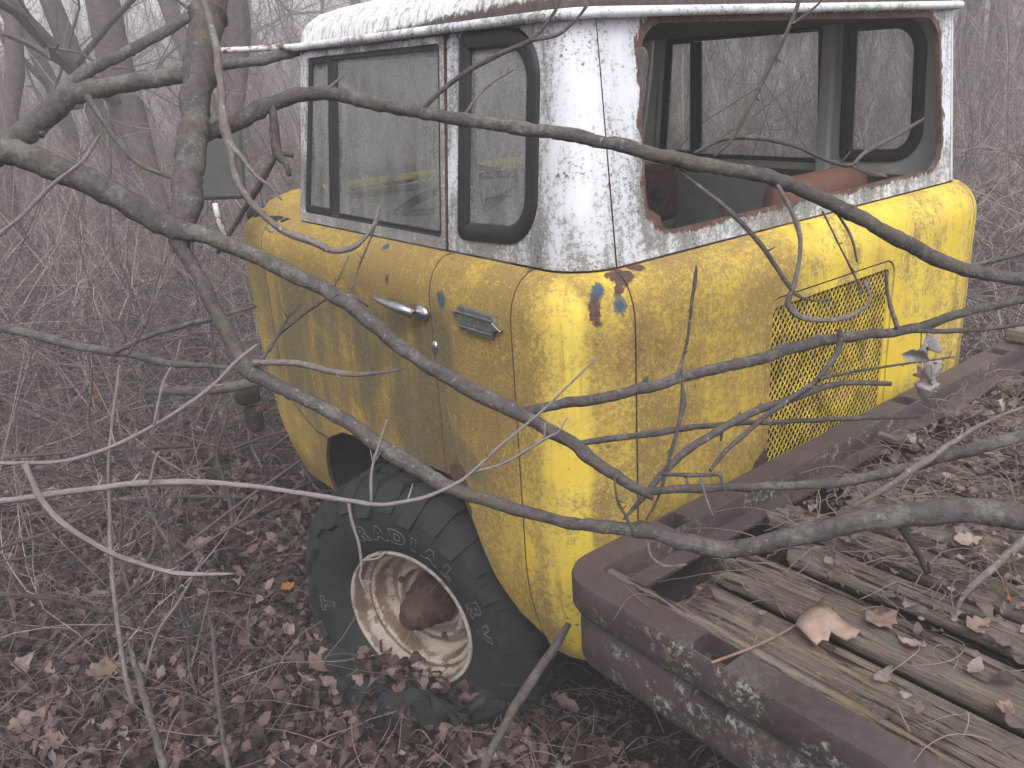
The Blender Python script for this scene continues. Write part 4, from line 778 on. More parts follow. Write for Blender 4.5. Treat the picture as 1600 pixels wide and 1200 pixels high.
# wheel well, chassis
for sx in (-1, 1):
    g = G(); g.box(sx*.60, sx*.62, .14, 1.36, .22, .72); g.box(min(sx*.60, sx*.91), max(sx*.60, sx*.91), .20, 1.36, .70, .73)
    g.box(min(sx*.60, sx*.88), max(sx*.60, sx*.88), 1.33, 1.36, .28, .70); g.box(min(sx*.60, sx*.90), max(sx*.60, sx*.90), .20, .25, .32, .70)
    g.obj('wheel_well', 'underbody', truck)
g = G()
for sx in (-1, 1): g.box(sx*.38-.035, sx*.38+.035, -4.4, 1.7, .24, .38)
for y in (-4, -3, -2, -1.2, -.5, .1): g.box(-.95, .95, y-.03, y+.03, .50, .575) if y < 0 else g.box(-.4, .4, y-.03, y+.03, .26, .36)
g.tube([(-.85, .70, .13), (.85, .70, .13)], [.045, .045], 12); g.sphere((0, .70, .13), .12, 14)
g.obj('chassis', 'underbody', truck)
g = G(); g.box(-.60, .60, -.03, 1.0, .36, .415); g.obj('underfloor', 'underbody', truck)

# ------------------------------------------------------------ front wheel, turned outward and flat
WC = Vector((-.995, .690, .118)); WA = R(19.6)
ax = Vector((-math.cos(WA), -math.sin(WA), 0)); e1 = Vector((0, 0, 1)).cross(ax).normalized(); e1 = -e1 if e1.y < 0 else e1; e2 = Vector((0, 0, 1))
wheel = sub_empty('wheel', WC, truck)
def wp(r, a, th): return WC+ax*a+e1*(r*math.cos(th))+e2*(r*math.sin(th))
GZ = -.135
def flat(r, a, th):
    p = wp(r, a, th)
    if p.z < GZ+.05:
        d = GZ+.05-p.z; k = d*.95; push = min(1, max(0, (r-.22)/.12))
        p = p+ax*(k*push*(1.0 if a > -.14 else .55)); p.z = GZ+.05-.05*math.tanh(d/.05)
        if a > -.20: p.z += (.105+.03*math.sin(th*3+1.2))*push*math.sin(min(math.pi, d*13))**2+.012*math.sin(th*9+a*20)*push
    return p
def lathe(prof, n, fn, name, mat, smooth=True, close=False, t0=0, t1=2*math.pi, **k):
    m = len(prof); V = [fn(r, a, t0+(t1-t0)*i/n) for i in range(n) for r, a in prof]; F = []
    for i in range(n):
        for j in range(m-1 if not close else m): j2 = (j+1) % m; F.append((i*m+j, ((i+1) % n)*m+j, ((i+1) % n)*m+j2, i*m+j2))
    return mk(name, V, F, mat, wheel, smooth)
TP = [(.232, -.012), (.240, .004), (.262, .018), (.30, .032), (.34, .036), (.375, .028), (.405, .012), (.428, -.008), (.440, -.028), (.446, -.075), (.448, -.13), (.446, -.185), (.440, -.232), (.405, -.272), (.34, -.296), (.27, -.275), (.235, -.25)]
tyre = lathe(TP, 120, flat, 'tyre', 'tyre_rubber')
# tread: shoulder lugs and centre blocks
V = []; F = []
def blk(cs, h):
    b = len(V); top = []; bot = []
    for (a, th) in cs:
        # radius of the carcass at this axial position
        rr = np.interp(a, [-.26, -.232, -.185, -.13, -.075, -.028, -.008, .012, .030], [.415, .440, .446, .448, .446, .440, .428, .405, .365])
        nr = 1. if a < -.03 else max(.35, 1-(a+.03)*14); na = 0 if a < -.03 else min(.9, (a+.03)*16)
        bot.append(flat(rr-.004, a, th)); top.append(flat(rr+h*nr, a+h*na, th))
    n = len(cs); V.extend(bot+top); F.extend([tuple(b+n+i for i in range(n))]+[(b+i, b+(i+1) % n, b+n+(i+1) % n, b+n+i) for i in range(n)])
NL = 30
for i in range(NL):
    t = 2*math.pi*i/NL; w = 2*math.pi/NL
    o_ = .12*w
    blk([(.022, t+.0*w), (-.030, t+.10*w), (-.062, t+.30*w), (-.062, t+.88*w), (-.030, t+.72*w), (.022, t+.62*w)] if i % 2 else [(.034, t+.02*w), (-.030, t+.10*w), (-.058, t+.30*w), (-.058, t+.86*w), (-.030, t+.72*w), (.034, t+.60*w)], .019)
    blk([(-.072, t+.35*w), (-.100, t+.15*w), (-.124, t+.3*w), (-.124, t+.8*w), (-.095, t+.95*w), (-.072, t+.9*w)], .017)
    blk([(-.136, t+.05*w), (-.165, t+.2*w), (-.190, t+.05*w), (-.190, t+.6*w), (-.160, t+.75*w), (-.136, t+.6*w)], .017)
    blk([(-.200, t+.25*w), (-.25, t+.1*w), (-.25, t+.65*w), (-.200, t+.8*w)], .012)
o = mk('tread', V, F, 'tyre_rubber', wheel, smooth=False)
RP = [(.228, -.030), (.236, -.006), (.233, .004), (.226, .005), (.221, -.004), (.217, -.022), (.209, -.055), (.203, -.060), (.196, -.056), (.188, -.056), (.184, -.066), (.178, -.105), (.170, -.128), (.158, -.136), (.144, -.130), (.134, -.112), (.126, -.104), (.116, -.104), (.110, -.114), (.106, -.134), (.098, -.142), (.072, -.142), (.070, -.16)]
rm_ = lathe(RP, 96, wp, 'rim', 'rim'); ra = rm_.data.attributes.new('rr', 'FLOAT', 'POINT'); ra.data.foreach_set('value', np.array([r for i in range(96) for r, a in RP], dtype=np.float32))
HP = [(.080, -.16), (.080, -.105), (.074, -.098), (.060, -.094), (.058, -.045), (.054, -.022), (.044, -.012), (.036, -.008), (.035, .006), (.022, .012), (.0005, .013)]
hub = lathe(HP, 36, wp, 'hub', 'hub_rust')
for i in range(6):
    t = 2*math.pi*(i+.3)/6; g = G(); g.tube([wp(.068, -.100, t), wp(.068, -.078, t)], [.010, .009], 6); g.obj('hub_bolt', 'hub_rust', hub)
for i in range(5):
    t = 2*math.pi*i/5+.5; g = G(); g.tube([wp(.118, -.106, t), wp(.118, -.096, t)], [.011, .010], 8); g.obj('wheel_bolt', 'hub_rust', wheel)
# raised white outline letters on the sidewall
def side_a(r): return float(np.interp(r, [.24, .262, .30, .34, .375, .405], [.004, .018, .032, .036, .028, .012]))
def letter(ch, th0, size=.040, r0=.292):
    cu = bpy.data.curves.new('t', 'FONT'); cu.body = ch; cu.size = size*1.35; cu.align_x = 'CENTER'; cu.fill_mode = 'NONE'; cu.bevel_depth = .0013; cu.bevel_resolution = 0; cu.offset = .0035; cu.resolution_u = 4
    to = bpy.data.objects.new('t', cu); COL.objects.link(to); dg = bpy.context.evaluated_depsgraph_get(); me = to.evaluated_get(dg).to_mesh()
    V = []
    for v in me.vertices:
        r = r0+v.co.y*1.15; th = th0+v.co.x*1.25/r0*SGN; V.append(wp(r, side_a(r)+.0008+v.co.z, th))
    F = [tuple(p.vertices) for p in me.polygons]; to.to_mesh_clear(); bpy.data.objects.remove(to)
    mk('letter', V, F, 'letter_white', wheel, smooth=False)
# th=90deg is the top; the viewer sees +y (front of the truck) on the left
SGN = 1
for ch, dg_ in (('R', 68), ('A', 81), ('D', 94), ('I', 105), ('A', 116), ('L', 129), ('R', 153), ('V', 167), ('T', -3)):
    letter(ch, R(dg_))

# ------------------------------------------------------------ flatbed
BX, BY, BZ = 1.095, -.145, .72
PR = [(.0, .712), (.003, .72), (.066, .72), (.068, .716), (.068, .664), (.112, .664), (.112, .655), (.05, .655), (.05, .50), (.04, .498), (.022, .51), (.015, .53), (.015, .605), (.024, .622), (.03, .634), (.008, .640), (.0, .655)]
def sweep(path, name, mat, parent):   # path of (x,y,nx,ny) with inward normals
    V = []; F = []; m = len(PR)
    for x, y, nx, ny in path: V += [(x+nx*d, y+ny*d, z+.002*mnoise.noise(Vector((x*6, y*6, z*9)))) for d, z in PR]
    for i in range(len(path)-1):
        for j in range(m): F.append((i*m+j, i*m+(j+1) % m, (i+1)*m+(j+1) % m, (i+1)*m+j))
    F.append(tuple(range(m))); F.append(tuple((len(path)-1)*m+j for j in range(m-1, -1, -1)))
    o = mk(name, V, F, mat, parent, smooth=False)
    bm = bmesh.new(); bm.from_mesh(o.data); bmesh.ops.recalc_face_normals(bm, faces=bm.faces); bm.to_mesh(o.data); bm.free(); return o
def cutbox(o, boxes):
    g = G()
    for b in boxes: g.box(*b)
    c = mk('cut', g.V, g.F, 'rail', None, False); bm = bmesh.new(); bm.from_mesh(c.data); bmesh.ops.recalc_face_normals(bm, faces=bm.faces); bm.to_mesh(c.data); bm.free()
    m = o.modifiers.new('c', 'BOOLEAN'); m.object = c; m.operation = 'DIFFERENCE'; m.solver = 'EXACT'
    dg = bpy.context.evaluated_depsgraph_get(); dg.update(); me = bpy.data.meshes.new_from_object(o.evaluated_get(dg)); o.modifiers.clear(); o.data = me; bpy.data.objects.remove(c)
    b = o.modifiers.new('b', 'BEVEL'); b.width = .0035; b.segments = 2; b.limit_method = 'ANGLE'; b.angle_limit = R(35)
    me.shade_smooth(); me.set_sharp_from_angle(angle=R(40))
rc = .085
def corner(sx): return [(sx*(BX-rc+rc*math.sin(t)), BY-rc+rc*math.cos(t), -sx*math.sin(t), -math.cos(t)) for t in [math.pi/2*i/12 for i in range(13)]]
front = [(BX-rc-.02-k*(2*(BX-rc-.02))/40, BY, 0, -1) for k in range(41)]
path = corner(1)[::-1]+front+corner(-1)
sideL = [(-BX, BY-rc-.01-k*.1, 1, 0) for k in range(44)]; sideR = [(BX, BY-rc-.01-k*.1, -1, 0) for k in range(43, -1, -1)]
br_ = sweep(sideR+path+sideL, 'bed_rail', 'rail', truck)
cutbox(br_, [(-.796, -.737, -.2085, -.154, .60, .75), (.20, .259, -.2085, -.154, .60, .75), (.80, .859, -.2085, -.154, .60, .75), (-1.088, -1.0315, -.574, -.493, .60, .75), (-1.088, -1.0315, -1.774, -1.693, .60, .75), (-1.088, -1.0315, -2.974, -2.893, .60, .75)])
g = G(); g.box(.93, 1.09, -.235, -.150, .7225, .775); g.obj('corner_block', 'wood', truck, bevel=.012)
xs = [(-1.022, -.986, -.205), (-.978, -.862, -.345), (-.855, -.700, -.345), (-.690, -.575, -.40), (-.560, -.435, -.275), (-.420, -.305, -.38), (-.288, -.160, -.275), (-.140, -.020, -.40), (.0, .125, -.26), (.145, .265, -.37), (.29, .42, -.27), (.445, .56, -.42), (.585, .71, -.28), (.735, .86, -.38), (.88, 1.02, -.28)]
for n_, (x0, x1, ys) in enumerate(xs):
    nc = 3 if n_ == 0 else 9; L_ = 4.5+ys+.0; nr = 110; V = []; F = []; zo = .012 if n_ == 0 else random.uniform(-.008, .008); tilt = random.uniform(-.03, .03) if n_ else 0
    ys_ = [-(.0+4.4*((k/nr)**1.7)) for k in range(nr+1)]
    for i in range(nc+1):
        u = i/nc; x = x0+(x1-x0)*u
        e = (mnoise.noise(Vector((x*40, n_*3.1, 0)))*.035+mnoise.noise(Vector((x*13, n_*7.7, 1)))*.05) if n_ else mnoise.noise(Vector((x*90, 0, 0)))*.006
        if n_ == 2: e += -.055*math.exp(-((u-.22)/.16)**2)+.03*math.exp(-((u-.55)/.2)**2)
        for k in range(nr+1):
            y = ys+e*(1-k/nr)+ys_[k]; w = mnoise.noise(Vector((x*60, y*2.2, n_*5))); w2 = mnoise.noise(Vector((x*22, y*1.1, n_*9))); rot = max(0, 1-k/26) if n_ else 0
            crack = -max(0, mnoise.noise(Vector((x*45+n_, y*1.3, 4)))-.42)*.05
            z = .697+zo+(u-.5)*tilt+w*.0035+w2*.003+crack-rot*(.006+.016*abs(mnoise.noise(Vector((x*30, y*9, n_)))))
            if u in (0., 1.): z -= .006+.006*abs(w2)
            V.append((x+w2*.003+(.003*w if u in (0, 1) else 0), y, z))
    m = nr+1
    for i in range(nc):
        for k in range(nr): F.append((i*m+k, i*m+k+1, (i+1)*m+k+1, (i+1)*m+k))
    o = mk('plank', V, F, 'wood', truck); mo = o.modifiers.new('s', 'SOLIDIFY'); mo.thickness = .034; mo.offset = -1

# ------------------------------------------------------------ limbs and sticks caught on and around the truck
THINGS = {
 'big': ('fallen_tree_limb', 'long grey bare limb sprawling across the cab and flatbed from the left', 'tree limb'),
 'pale1': ('dead_branch', 'pale thin branch at far left curving down over the leaf litter with a rising fork', 'branch'),
 'pale2': ('dead_branch', 'pale slender branch arching level across the front of the flat tyre', 'branch'),
 'fork': ('tree_limb', 'thick mossy limb at upper left bending level towards the roof corner of the cab', 'tree limb'),
 'palestick': ('twig', 'straight pale twig slanting up from the left edge over the mossy limb', 'twig'),
 'low': ('fallen_branch', 'dark low branch lying through the brush left of the yellow door', 'branch'),
 'log': ('fallen_log', 'short dark log on the ground just beyond the low branch', 'log'),
 'stick': ('leaning_stick', 'dark stick leaning from the ground against the corner of the flatbed rail', 'stick'),
 'bedstick': ('stick', 'pale lichen-spotted stick lying over the litter at the right end of the flatbed', 'stick'),
 'bedtwig': ('twig', 'thin curved brown twig lying across the stake pocket of the flatbed rail', 'twig'),
 'hang': ('dead_plant', 'pale broken upright stem standing in the leaves left of the wheel', 'dead plant'),
 'stemB': ('dead_sapling', 'dark bare sapling stem rising from the bottom edge left of the tyre', 'dead plant'),
 'stemC': ('dead_sapling', 'dark short sapling stub leaning left at the bottom left corner', 'dead plant'),
 'stemD': ('dead_plant', 'pale arched thin stem curving over the leaves at lower left', 'dead plant')}
ROOT = {}
for n_, (th, nm, mt, pts) in enumerate(BR):
    if th not in ROOT:
        a, l, c_ = THINGS[th]; p = min(pts, key=lambda q: q[2]) if th != 'big' else pts[0]; ROOT[th] = empty(a, p[:3], l, c_)
    sp = spline(pts, .012 if pts[0][3] > .004 or len(pts) > 6 else .008)
    rm = max(p[3] for p in pts); wob = min(.0045, rm*.35)
    for i, q in enumerate(sp):
        v = Vector((i*.22, n_*7.3, 0)); k = min(1, i/6, (len(sp)-1-i)/6)
        q[0] += wob*mnoise.noise(v)*k; q[1] += wob*mnoise.noise(v+Vector((0, 0, 9)))*k; q[2] += wob*mnoise.noise(v+Vector((0, 0, 19)))*k
        kn = max(0, mnoise.noise(Vector((i*.45, n_*3.3, 5)))-.38); q[3] *= 1+.09*mnoise.noise(Vector((i*.3, n_, 2)))+kn*.7
    V, F, U = tube_geo([q[:3] for q in sp], [q[3] for q in sp], 16 if rm > .012 else (10 if rm > .006 else 7), True, True, .20)
    mk(nm, V, F, mt, ROOT[th], uv=U)
    # buds and broken spurs
    if rm < .012 and len(sp) > 12:
        g = G()
        for k in range(3+len(sp)//22):
            i = random.randrange(4, len(sp)-2); p = Vector(sp[i][:3]); t = (Vector(sp[i+1][:3])-p).normalized(); d = (t*.9+Vector([random.gauss(0, 1) for _ in range(3)]).normalized()).normalized()
            L_ = random.uniform(.010, .028); r = sp[i][3]*.55; g.tube([p, p+d*L_*.5, p+d*L_+Vector((0, 0, .003))], [r, r*.8, r*.35], 5)
        if g.V: tag(g.obj('spur', mt, ROOT[th], smooth=True), kind='stuff')

# ------------------------------------------------------------ leaves
LEAF = np.array([(0, 0), (.12, .12), (.27, .27), (.36, .24), (.47, .34), (.62, .27), (.73, .27), (.88, .12), (1.03, 0)])
def leafshape(simple=False):
    if simple: L = np.array([(0, 0), (.30, .30), (.70, .28), (1., 0)])
    else: L = LEAF
    n = len(L); mid = np.stack([L[:, 0], 0*L[:, 0]], 1); up = L[1:-1]; dn = up*[1, -1]
    P = np.vstack([mid, up, dn]); F = []
    for i in range(n-1):
        a, b = i, i+1
        ua = n+i-1 if 0 < i else None; ub = n+i if i+1 < n-1 else None
        da = 2*n-2+i-1 if 0 < i else None; db = 2*n-2+i if i+1 < n-1 else None
        if ua is None: F += [(a, b, ub), (a, db, b)]
        elif ub is None: F += [(a, b, ua), (a, da, b)]
        else: F += [(a, b, ub), (a, ub, ua), (a, db, b), (a, da, db)]
    return P, np.array(F)
def leaves(pos, size, tilt, simple=False, curl=.5, seedv=None):
    N = len(pos); P, F = leafshape(simple); K = len(P)
    sx = size*rng.uniform(.7, 1.3, N); wd = sx*rng.uniform(.7, 1.15, N); cu = rng.normal(0, curl, N); fo = rng.normal(.25, .45, N); tw = rng.normal(0, .35, N)
    x = (P[None, :, 0]-.5)*sx[:, None]; y = P[None, :, 1]*wd[:, None]
    z = cu[:, None]*(x**2)/sx[:, None]*2+fo[:, None]*np.abs(y)+tw[:, None]*x*y/sx[:, None]*4+rng.normal(0, .03, (N, K))*sx[:, None]
    L = np.stack([x, y, z], -1)
    yaw = rng.uniform(0, 6.283, N); ti = np.abs(rng.normal(0, tilt, N)); td = rng.uniform(0, 6.283, N)
    cy, sy = np.cos(yaw), np.sin(yaw); X = L[..., 0]*cy[:, None]-L[..., 1]*sy[:, None]; Y = L[..., 0]*sy[:, None]+L[..., 1]*cy[:, None]; Z = L[..., 2]
    ct, st = np.cos(ti)[:, None], np.sin(ti)[:, None]; cd, sd_ = np.cos(td)[:, None], np.sin(td)[:, None]
    a = X*cd+Y*sd_; b = -X*sd_+Y*cd; a2 = a*ct+Z*st; Z2 = -a*st+Z*ct; X = a2*cd-b*sd_; Y = a2*sd_+b*cd
    Z2 = Z2-Z2.min(1, keepdims=True)
    V = np.stack([X, Y, Z2], -1)+pos[:, None]; Fa = (F[None]+(np.arange(N)*K)[:, None, None]).reshape(-1, 3)
    r = np.clip(rng.beta(2.0, 2.5, N)[:, None]+rng.normal(0, .05, (N, K)), 0, 1)
    return V.reshape(-1, 3), Fa, r.ravel()
FWD = np.array([.571, .746]); RGT = np.array([.746, -.571]); CP = np.array([-2.083, -1.334])
def wedge(n, d0, d1, half=.72, p=1.):
    d = d0+(d1-d0)*rng.uniform(0, 1, n)**p; a = rng.uniform(-half, half, n); q = CP+d[:, None]*(FWD*np.cos(a)[:, None]+RGT*np.sin(a)[:, None]); return q
def litter(name, q, size, tilt, simple, up):
    hid = (np.abs(q[:, 0]) < .75) & (q[:, 1] > -4.6) & (q[:, 1] < 1.9)
    q = q[~hid]; z = gz(q[:, 0], q[:, 1])+rng.uniform(-.012, up, len(q)); V, F, r = leaves(np.column_stack([q, z]), size, tilt, simple)
    return mk(name, V, F, 'leaf', None, rnd=r, smooth=not simple)
q = np.vstack([wedge(19000, .5, 7.5, .85, .8), np.column_stack([rng.uniform(-2.8, -.6, 9000), rng.uniform(-1.2, 3.2, 9000)])])
tag(litter('leaf_litter', q, .055, .60, False, .026), kind='stuff', label='brown oak leaves covering the forest floor')
tag(litter('leaf_litter', wedge(22000, 6.5, 18, .75, .9), .10, .6, True, .04), kind='stuff', label='brown leaves on the ground further back')
tag(litter('leaf_litter', wedge(12000, 16, 36, .75, .9), .20, .6, True, .08), kind='stuff', label='brown leaves on the distant ground')
q = np.column_stack([rng.uniform(-2.9, -.55, 24000), rng.uniform(-1.0, 3.8, 24000)])
zq = gz(q[:, 0], q[:, 1])+rng.uniform(-.01, .02, len(q)); V, F, r = leaves(np.column_stack([q, zq]), .026, .8, True); o = mk('leaf_fragments', V, F, 'leaf', None, rnd=r*.8, smooth=False); tag(o, kind='stuff')

n = 190; th = rng.normal(-1.75, .42, n); aa = rng.uniform(.03, .22, n); rr_ = rng.uniform(.22, .36, n)
pos = np.array([tuple(WC+ax*a+e1*(r*math.cos(h))+e2*0) for r, a, h in zip(rr_, aa, th)]); pos[:, 2] = -.045+rng.uniform(-.03, .035, n)-np.maximum(0, aa-.10)*.55
V, F, r = leaves(pos, .055, .6); tag(mk('leaf_pile', V, F, 'leaf', None, rnd=r), kind='stuff')
# leaves and needles on the flatbed
n = 2500; x = rng.uniform(-1., 1.0, n); y = -.33-2.2*rng.uniform(0, 1, n)
keep = rng.uniform(0, 1, n) < np.clip((x+.78+.25*np.sin(y*5)+rng.normal(0, .10, n))*2.0, .04, 1); x, y = x[keep], y[keep]
V, F, r = leaves(np.column_stack([x, y, np.full(len(x), .703)+rng.uniform(0, .02, len(x))]), .036, .5); tag(mk('bed_leaves', V, F, 'bedleaf', None, rnd=r), kind='stuff')
n = 9000; x = rng.uniform(-1., 1.0, n); y = -.33-2.2*rng.uniform(0, 1, n); keep = rng.uniform(0, 1, n) < np.clip((x+.80)*1.7, .02, 1); x, y = x[keep], y[keep]
V, F, r = leaves(np.column_stack([x, y, np.full(len(x), .702)+rng.uniform(0, .012, len(x))]), .018, .7, True); tag(mk('bed_leaf_fragments', V, F, 'bedleaf', None, rnd=r, smooth=False), kind='stuff')
def strands(n, fx, L0, L1, r0, K=9, curl=2.2, lift=.02):
    p0 = fx(n); n = len(p0); yaw = rng.uniform(0, 6.283, n); L = rng.uniform(L0, L1, n); cu = rng.normal(0, curl, n); t = np.linspace(0, 1, K)
    ang = yaw[:, None]+cu[:, None]*t+rng.normal(0, .12, (n, K)).cumsum(1); st = L[:, None]/(K-1)
    X = p0[:, 0:1]+np.cumsum(np.cos(ang)*st, 1); Y = p0[:, 1:2]+np.cumsum(np.sin(ang)*st, 1)
    Z = p0[:, 2:3]+lift*np.sin(t*np.pi)*rng.uniform(0, 1.6, (n, 1))+rng.uniform(0, lift, (n, 1))*(t-.5)
    return np.stack([X, Y, Z], -1), (r0*rng.uniform(.6, 1.3, n))[:, None]*np.linspace(1, .55, K)
def onbed(n):
    x = rng.uniform(-1.02, 1.0, n); y = -.30-2.2*rng.uniform(0, 1, n); k = rng.uniform(0, 1, n) < np.clip((x+.85)*1.5, .12, 1); return np.column_stack([x[k], y[k], np.full(k.sum(), .708)])
P_, r_ = strands(3600, onbed, .04, .22, .0013, lift=.024); V, F = batch_tubes(P_, r_, 4); tag(mk('pine_needles', V, F, 'litter_twig', None), kind='stuff')
def onground(n):
    q = np.vstack([wedge(n, .6, 7.5, .85, .9)]); return np.column_stack([q, gz(q[:, 0], q[:, 1])+.02])
P_, r_ = strands(3600, onground, .06, .5, .0016, curl=1.1, lift=.05); V, F = batch_tubes(P_, r_, 4); tag(mk('ground_twigs', V, F, 'litter_twig', None), kind='stuff')

def one_leaf(name, mat, pos, size, rot, label, cat='leaf', fold=.3, curl=.4, group=None):
    # single leaf with a lobed outline, folded along its midrib
    n = 26; V = []; F = []
    m_ = 5
    for i in range(n+1):
        t = i/n; w = (math.sin(math.pi*min(1, t*1.02)**.8)*.34)*(1+.11*math.sin(t*21+.5)+.07*math.sin(t*47+size*90)); w = max(w, .004)
        for j in range(-m_, m_+1):
            v = j/m_; V.append(((t-.5)*size, v*w*size*(1+.05*math.sin(j*2+i)), size*(curl*(t-.45)**2*1.4+fold*abs(v)*w+.03*math.sin(i*.9+j)*abs(v)+.05*mnoise.noise(Vector((t*4, v*2, size*40))))))
    k = 2*m_+1
    for i in range(n):
        for j in range(k-1): F.append((i*k+j, i*k+j+1, (i+1)*k+j+1, (i+1)*k+j))
    from mathutils import Euler
    o = mk(name, V, F, mat, None, rnd=[.5+.4*mnoise.noise(Vector(v)*30) for v in V]); o.location = pos; o.rotation_euler = Euler(rot)
    mo = o.modifiers.new('s', 'SOLIDIFY'); mo.thickness = .0008
    return tag(o, label, cat, group)
for k, a in enumerate(LV):
    one_leaf(*a)
CH = [(v[0], v[1]) for v in CHIP]; n = len(CH); cx_ = sum(p[0] for p in CH)/n; cy_ = sum(p[1] for p in CH)/n
def chz(x, y): return .724+.008*math.sin((x-cx_)*30+1.0)+.005*math.sin((y-cy_)*70)
V = [(x, y, chz(x, y)) for x, y in CH]+[(cx_+(x-cx_)*.5, cy_+(y-cy_)*.5, chz(cx_+(x-cx_)*.5, cy_+(y-cy_)*.5)) for x, y in CH]+[(cx_, cy_, chz(cx_, cy_))]
F = [(i, (i+1) % n, n+(i+1) % n, n+i) for i in range(n)]+[(n+i, n+(i+1) % n, 2*n) for i in range(n)]
o = mk('wood_chip', V, F, 'chip', None); m = o.modifiers.new('s', 'SOLIDIFY'); m.thickness = .006; m.offset = 0; tag(o, 'pale splintered wood chip with a jagged end lying on the planks of the flatbed', 'wood chip')
# dead leaves hanging in a clump from the branch over the vent
cl = empty('dead_leaf_cluster', HANG[0], 'clump of curled pale grey dead leaves hanging from a branch in front of the vent', 'leaf cluster')
for p, sz, rt in HANG[1]:
    o = one_leaf('curled_leaf', 'greyleaf', p, sz, rt, None, None, fold=1.1, curl=1.0); par(o, cl)
    for k in ('label', 'category'):
        if k in o: del o[k]
g = G(); g.tube([HANG[2][0], HANG[2][1], HANG[2][2]], [.0015, .0015, .001], 5); g.obj('stalk', 'brown', cl)

# ------------------------------------------------------------ undergrowth
def walk(base, h, n_pts, lean, wob):
    N = len(base); d = np.column_stack([lean*np.cos(a_ := rng.uniform(0, 6.283, N)), lean*np.sin(a_), np.ones(N)]); d /= np.linalg.norm(d, axis=1, keepdims=True)
    P = [base]; st = (h/(n_pts-1))[:, None]
    for k in range(n_pts-1):
        d = d+rng.normal(0, wob, (N, 3)); d /= np.linalg.norm(d, axis=1, keepdims=True); P.append(P[-1]+d*st)
    return np.stack(P, 1)
def brush(base, h, r0, lean=.5, wob=.14, subs=5, subsub=3, K=7, kk=5):
    P = walk(base, h, K, lean, wob); rr = (r0*rng.uniform(.6, 1.4, len(base)))[:, None]*np.linspace(1, .3, K); out = [batch_tubes(P, rr, 3 if r0 < .008 else 4)]
    def child(P, rr, m, f, kk):
        N, K, _ = P.shape; i = np.repeat(np.arange(N), m); j = rng.integers(1, K-1, len(i)); fr = rng.uniform(0, 1, len(i))[:, None]
        b = P[i, j]*(1-fr)+P[i, j+1]*fr; T = P[i, j+1]-P[i, j]; T /= np.linalg.norm(T, axis=1, keepdims=True)+1e-9
        d = T*.7+rng.normal(0, .75, (len(i), 3)); d[:, 2] += .2; d /= np.linalg.norm(d, axis=1, keepdims=True)
        L = np.linalg.norm(P[i, -1]-P[i, 0], axis=1)*f*rng.uniform(.4, 1.1, len(i)); st = (L/(kk-1))[:, None]; Q = [b]
        for k in range(kk-1):
            d = d+rng.normal(0, .16, d.shape); d[:, 2] += .04; d /= np.linalg.norm(d, axis=1, keepdims=True); Q.append(Q[-1]+d*st)
        return np.stack(Q, 1), (rr[i, j]*.6)[:, None]*np.linspace(1, .35, kk)
    if subs:
        P1, r1 = child(P, rr, subs, .5, kk); out.append(batch_tubes(P1, r1, 3))
        if subsub: P2, r2 = child(P1, r1, subsub, .5, 4); out.append(batch_tubes(P2, r2, 3))
    Vs = []; Fs = []; o_ = 0
    for V, F in out: Vs.append(V); Fs.append(F+o_ if len(F) else F); o_ += len(V)
    return Vs, Fs
def merge(Vs, Fs): return np.vstack(Vs), np.vstack(Fs)
def clear(q, pad=.25):
    x, y = q[:, 0], q[:, 1]; tr = (np.abs(x) < 1.2+pad) & (y > -4.8) & (y < 2.1+pad)
    near = np.hypot(x-CP[0], y-CP[1]) < 2.3
    # keep the view of the flank and the wheel open
    open_ = (x > -1.5) & (x < 1) & (y > -2) & (y < 1.9)
    return ~(tr | near | open_)
def base(q): return np.column_stack([q, gz(q[:, 0], q[:, 1])-.02])
def addbrush(q, h0, h1, r0, mat='twigs', **k):
    q = q[clear(q)]; b = base(q); Vs, Fs = brush(b, rng.uniform(h0, h1, len(b)), r0, **k); V, F = merge(Vs, Fs)
    # nothing may poke into the cab
    o = mk('undergrowth', V, F, mat, None); tag(o, kind='stuff'); return o
addbrush(wedge(260, 2.35, 4.2, .80), .2, .8, .0019, 'twigs', lean=1.1, wob=.24, subs=5, subsub=2)
addbrush(wedge(480, 2.6, 6.5, .80), .3, 1.2, .0026, 'twigs', lean=1.3, wob=.28, subs=6, subsub=3)
addbrush(wedge(340, 3.0, 8, .80), .4, 1.4, .0030, 'twig_pale', lean=1.2, wob=.24, subs=5, subsub=2)
addbrush(wedge(520, 3.0, 9, .80), .4, 1.5, .0036, 'twig_dark', lean=1.3, wob=.28, subs=5, subsub=2)
addbrush(wedge(750, 6, 13, .78), .8, 2.4, .0048, 'twigs', lean=.8, wob=.20, subs=6, subsub=3)
addbrush(wedge(700, 6, 14, .78), .8, 2.6, .0055, 'twig_pale', lean=.7, wob=.18, subs=5, subsub=2)
addbrush(wedge(520, 6, 14, .78), .8, 2.6, .0060, 'twig_dark', lean=.7, wob=.20, subs=5, subsub=2)
addbrush(wedge(1000, 11, 22, .75), 1.4, 4.2, .009, 'twigs', lean=.4, wob=.14, subs=6, subsub=3)
addbrush(wedge(300, 10, 20, .75), 1.4, 4.0, .010, 'twig_pale', lean=.4, wob=.14, subs=5, subsub=2)
addbrush(wedge(650, 19, 38, .75), 2.5, 6.5, .016, 'twigs', lean=.3, wob=.12, subs=6, subsub=3)
# reflections and the other side: thicket to the left of the truck
a = rng.uniform(-2.7, -.05, 420); d = rng.uniform(4, 18, 420); q = np.column_stack([-1+d*np.sin(a), 1+d*np.cos(a)])
addbrush(q, 1.2, 3.6, .009, lean=.5, wob=.16, subs=5, subsub=2)
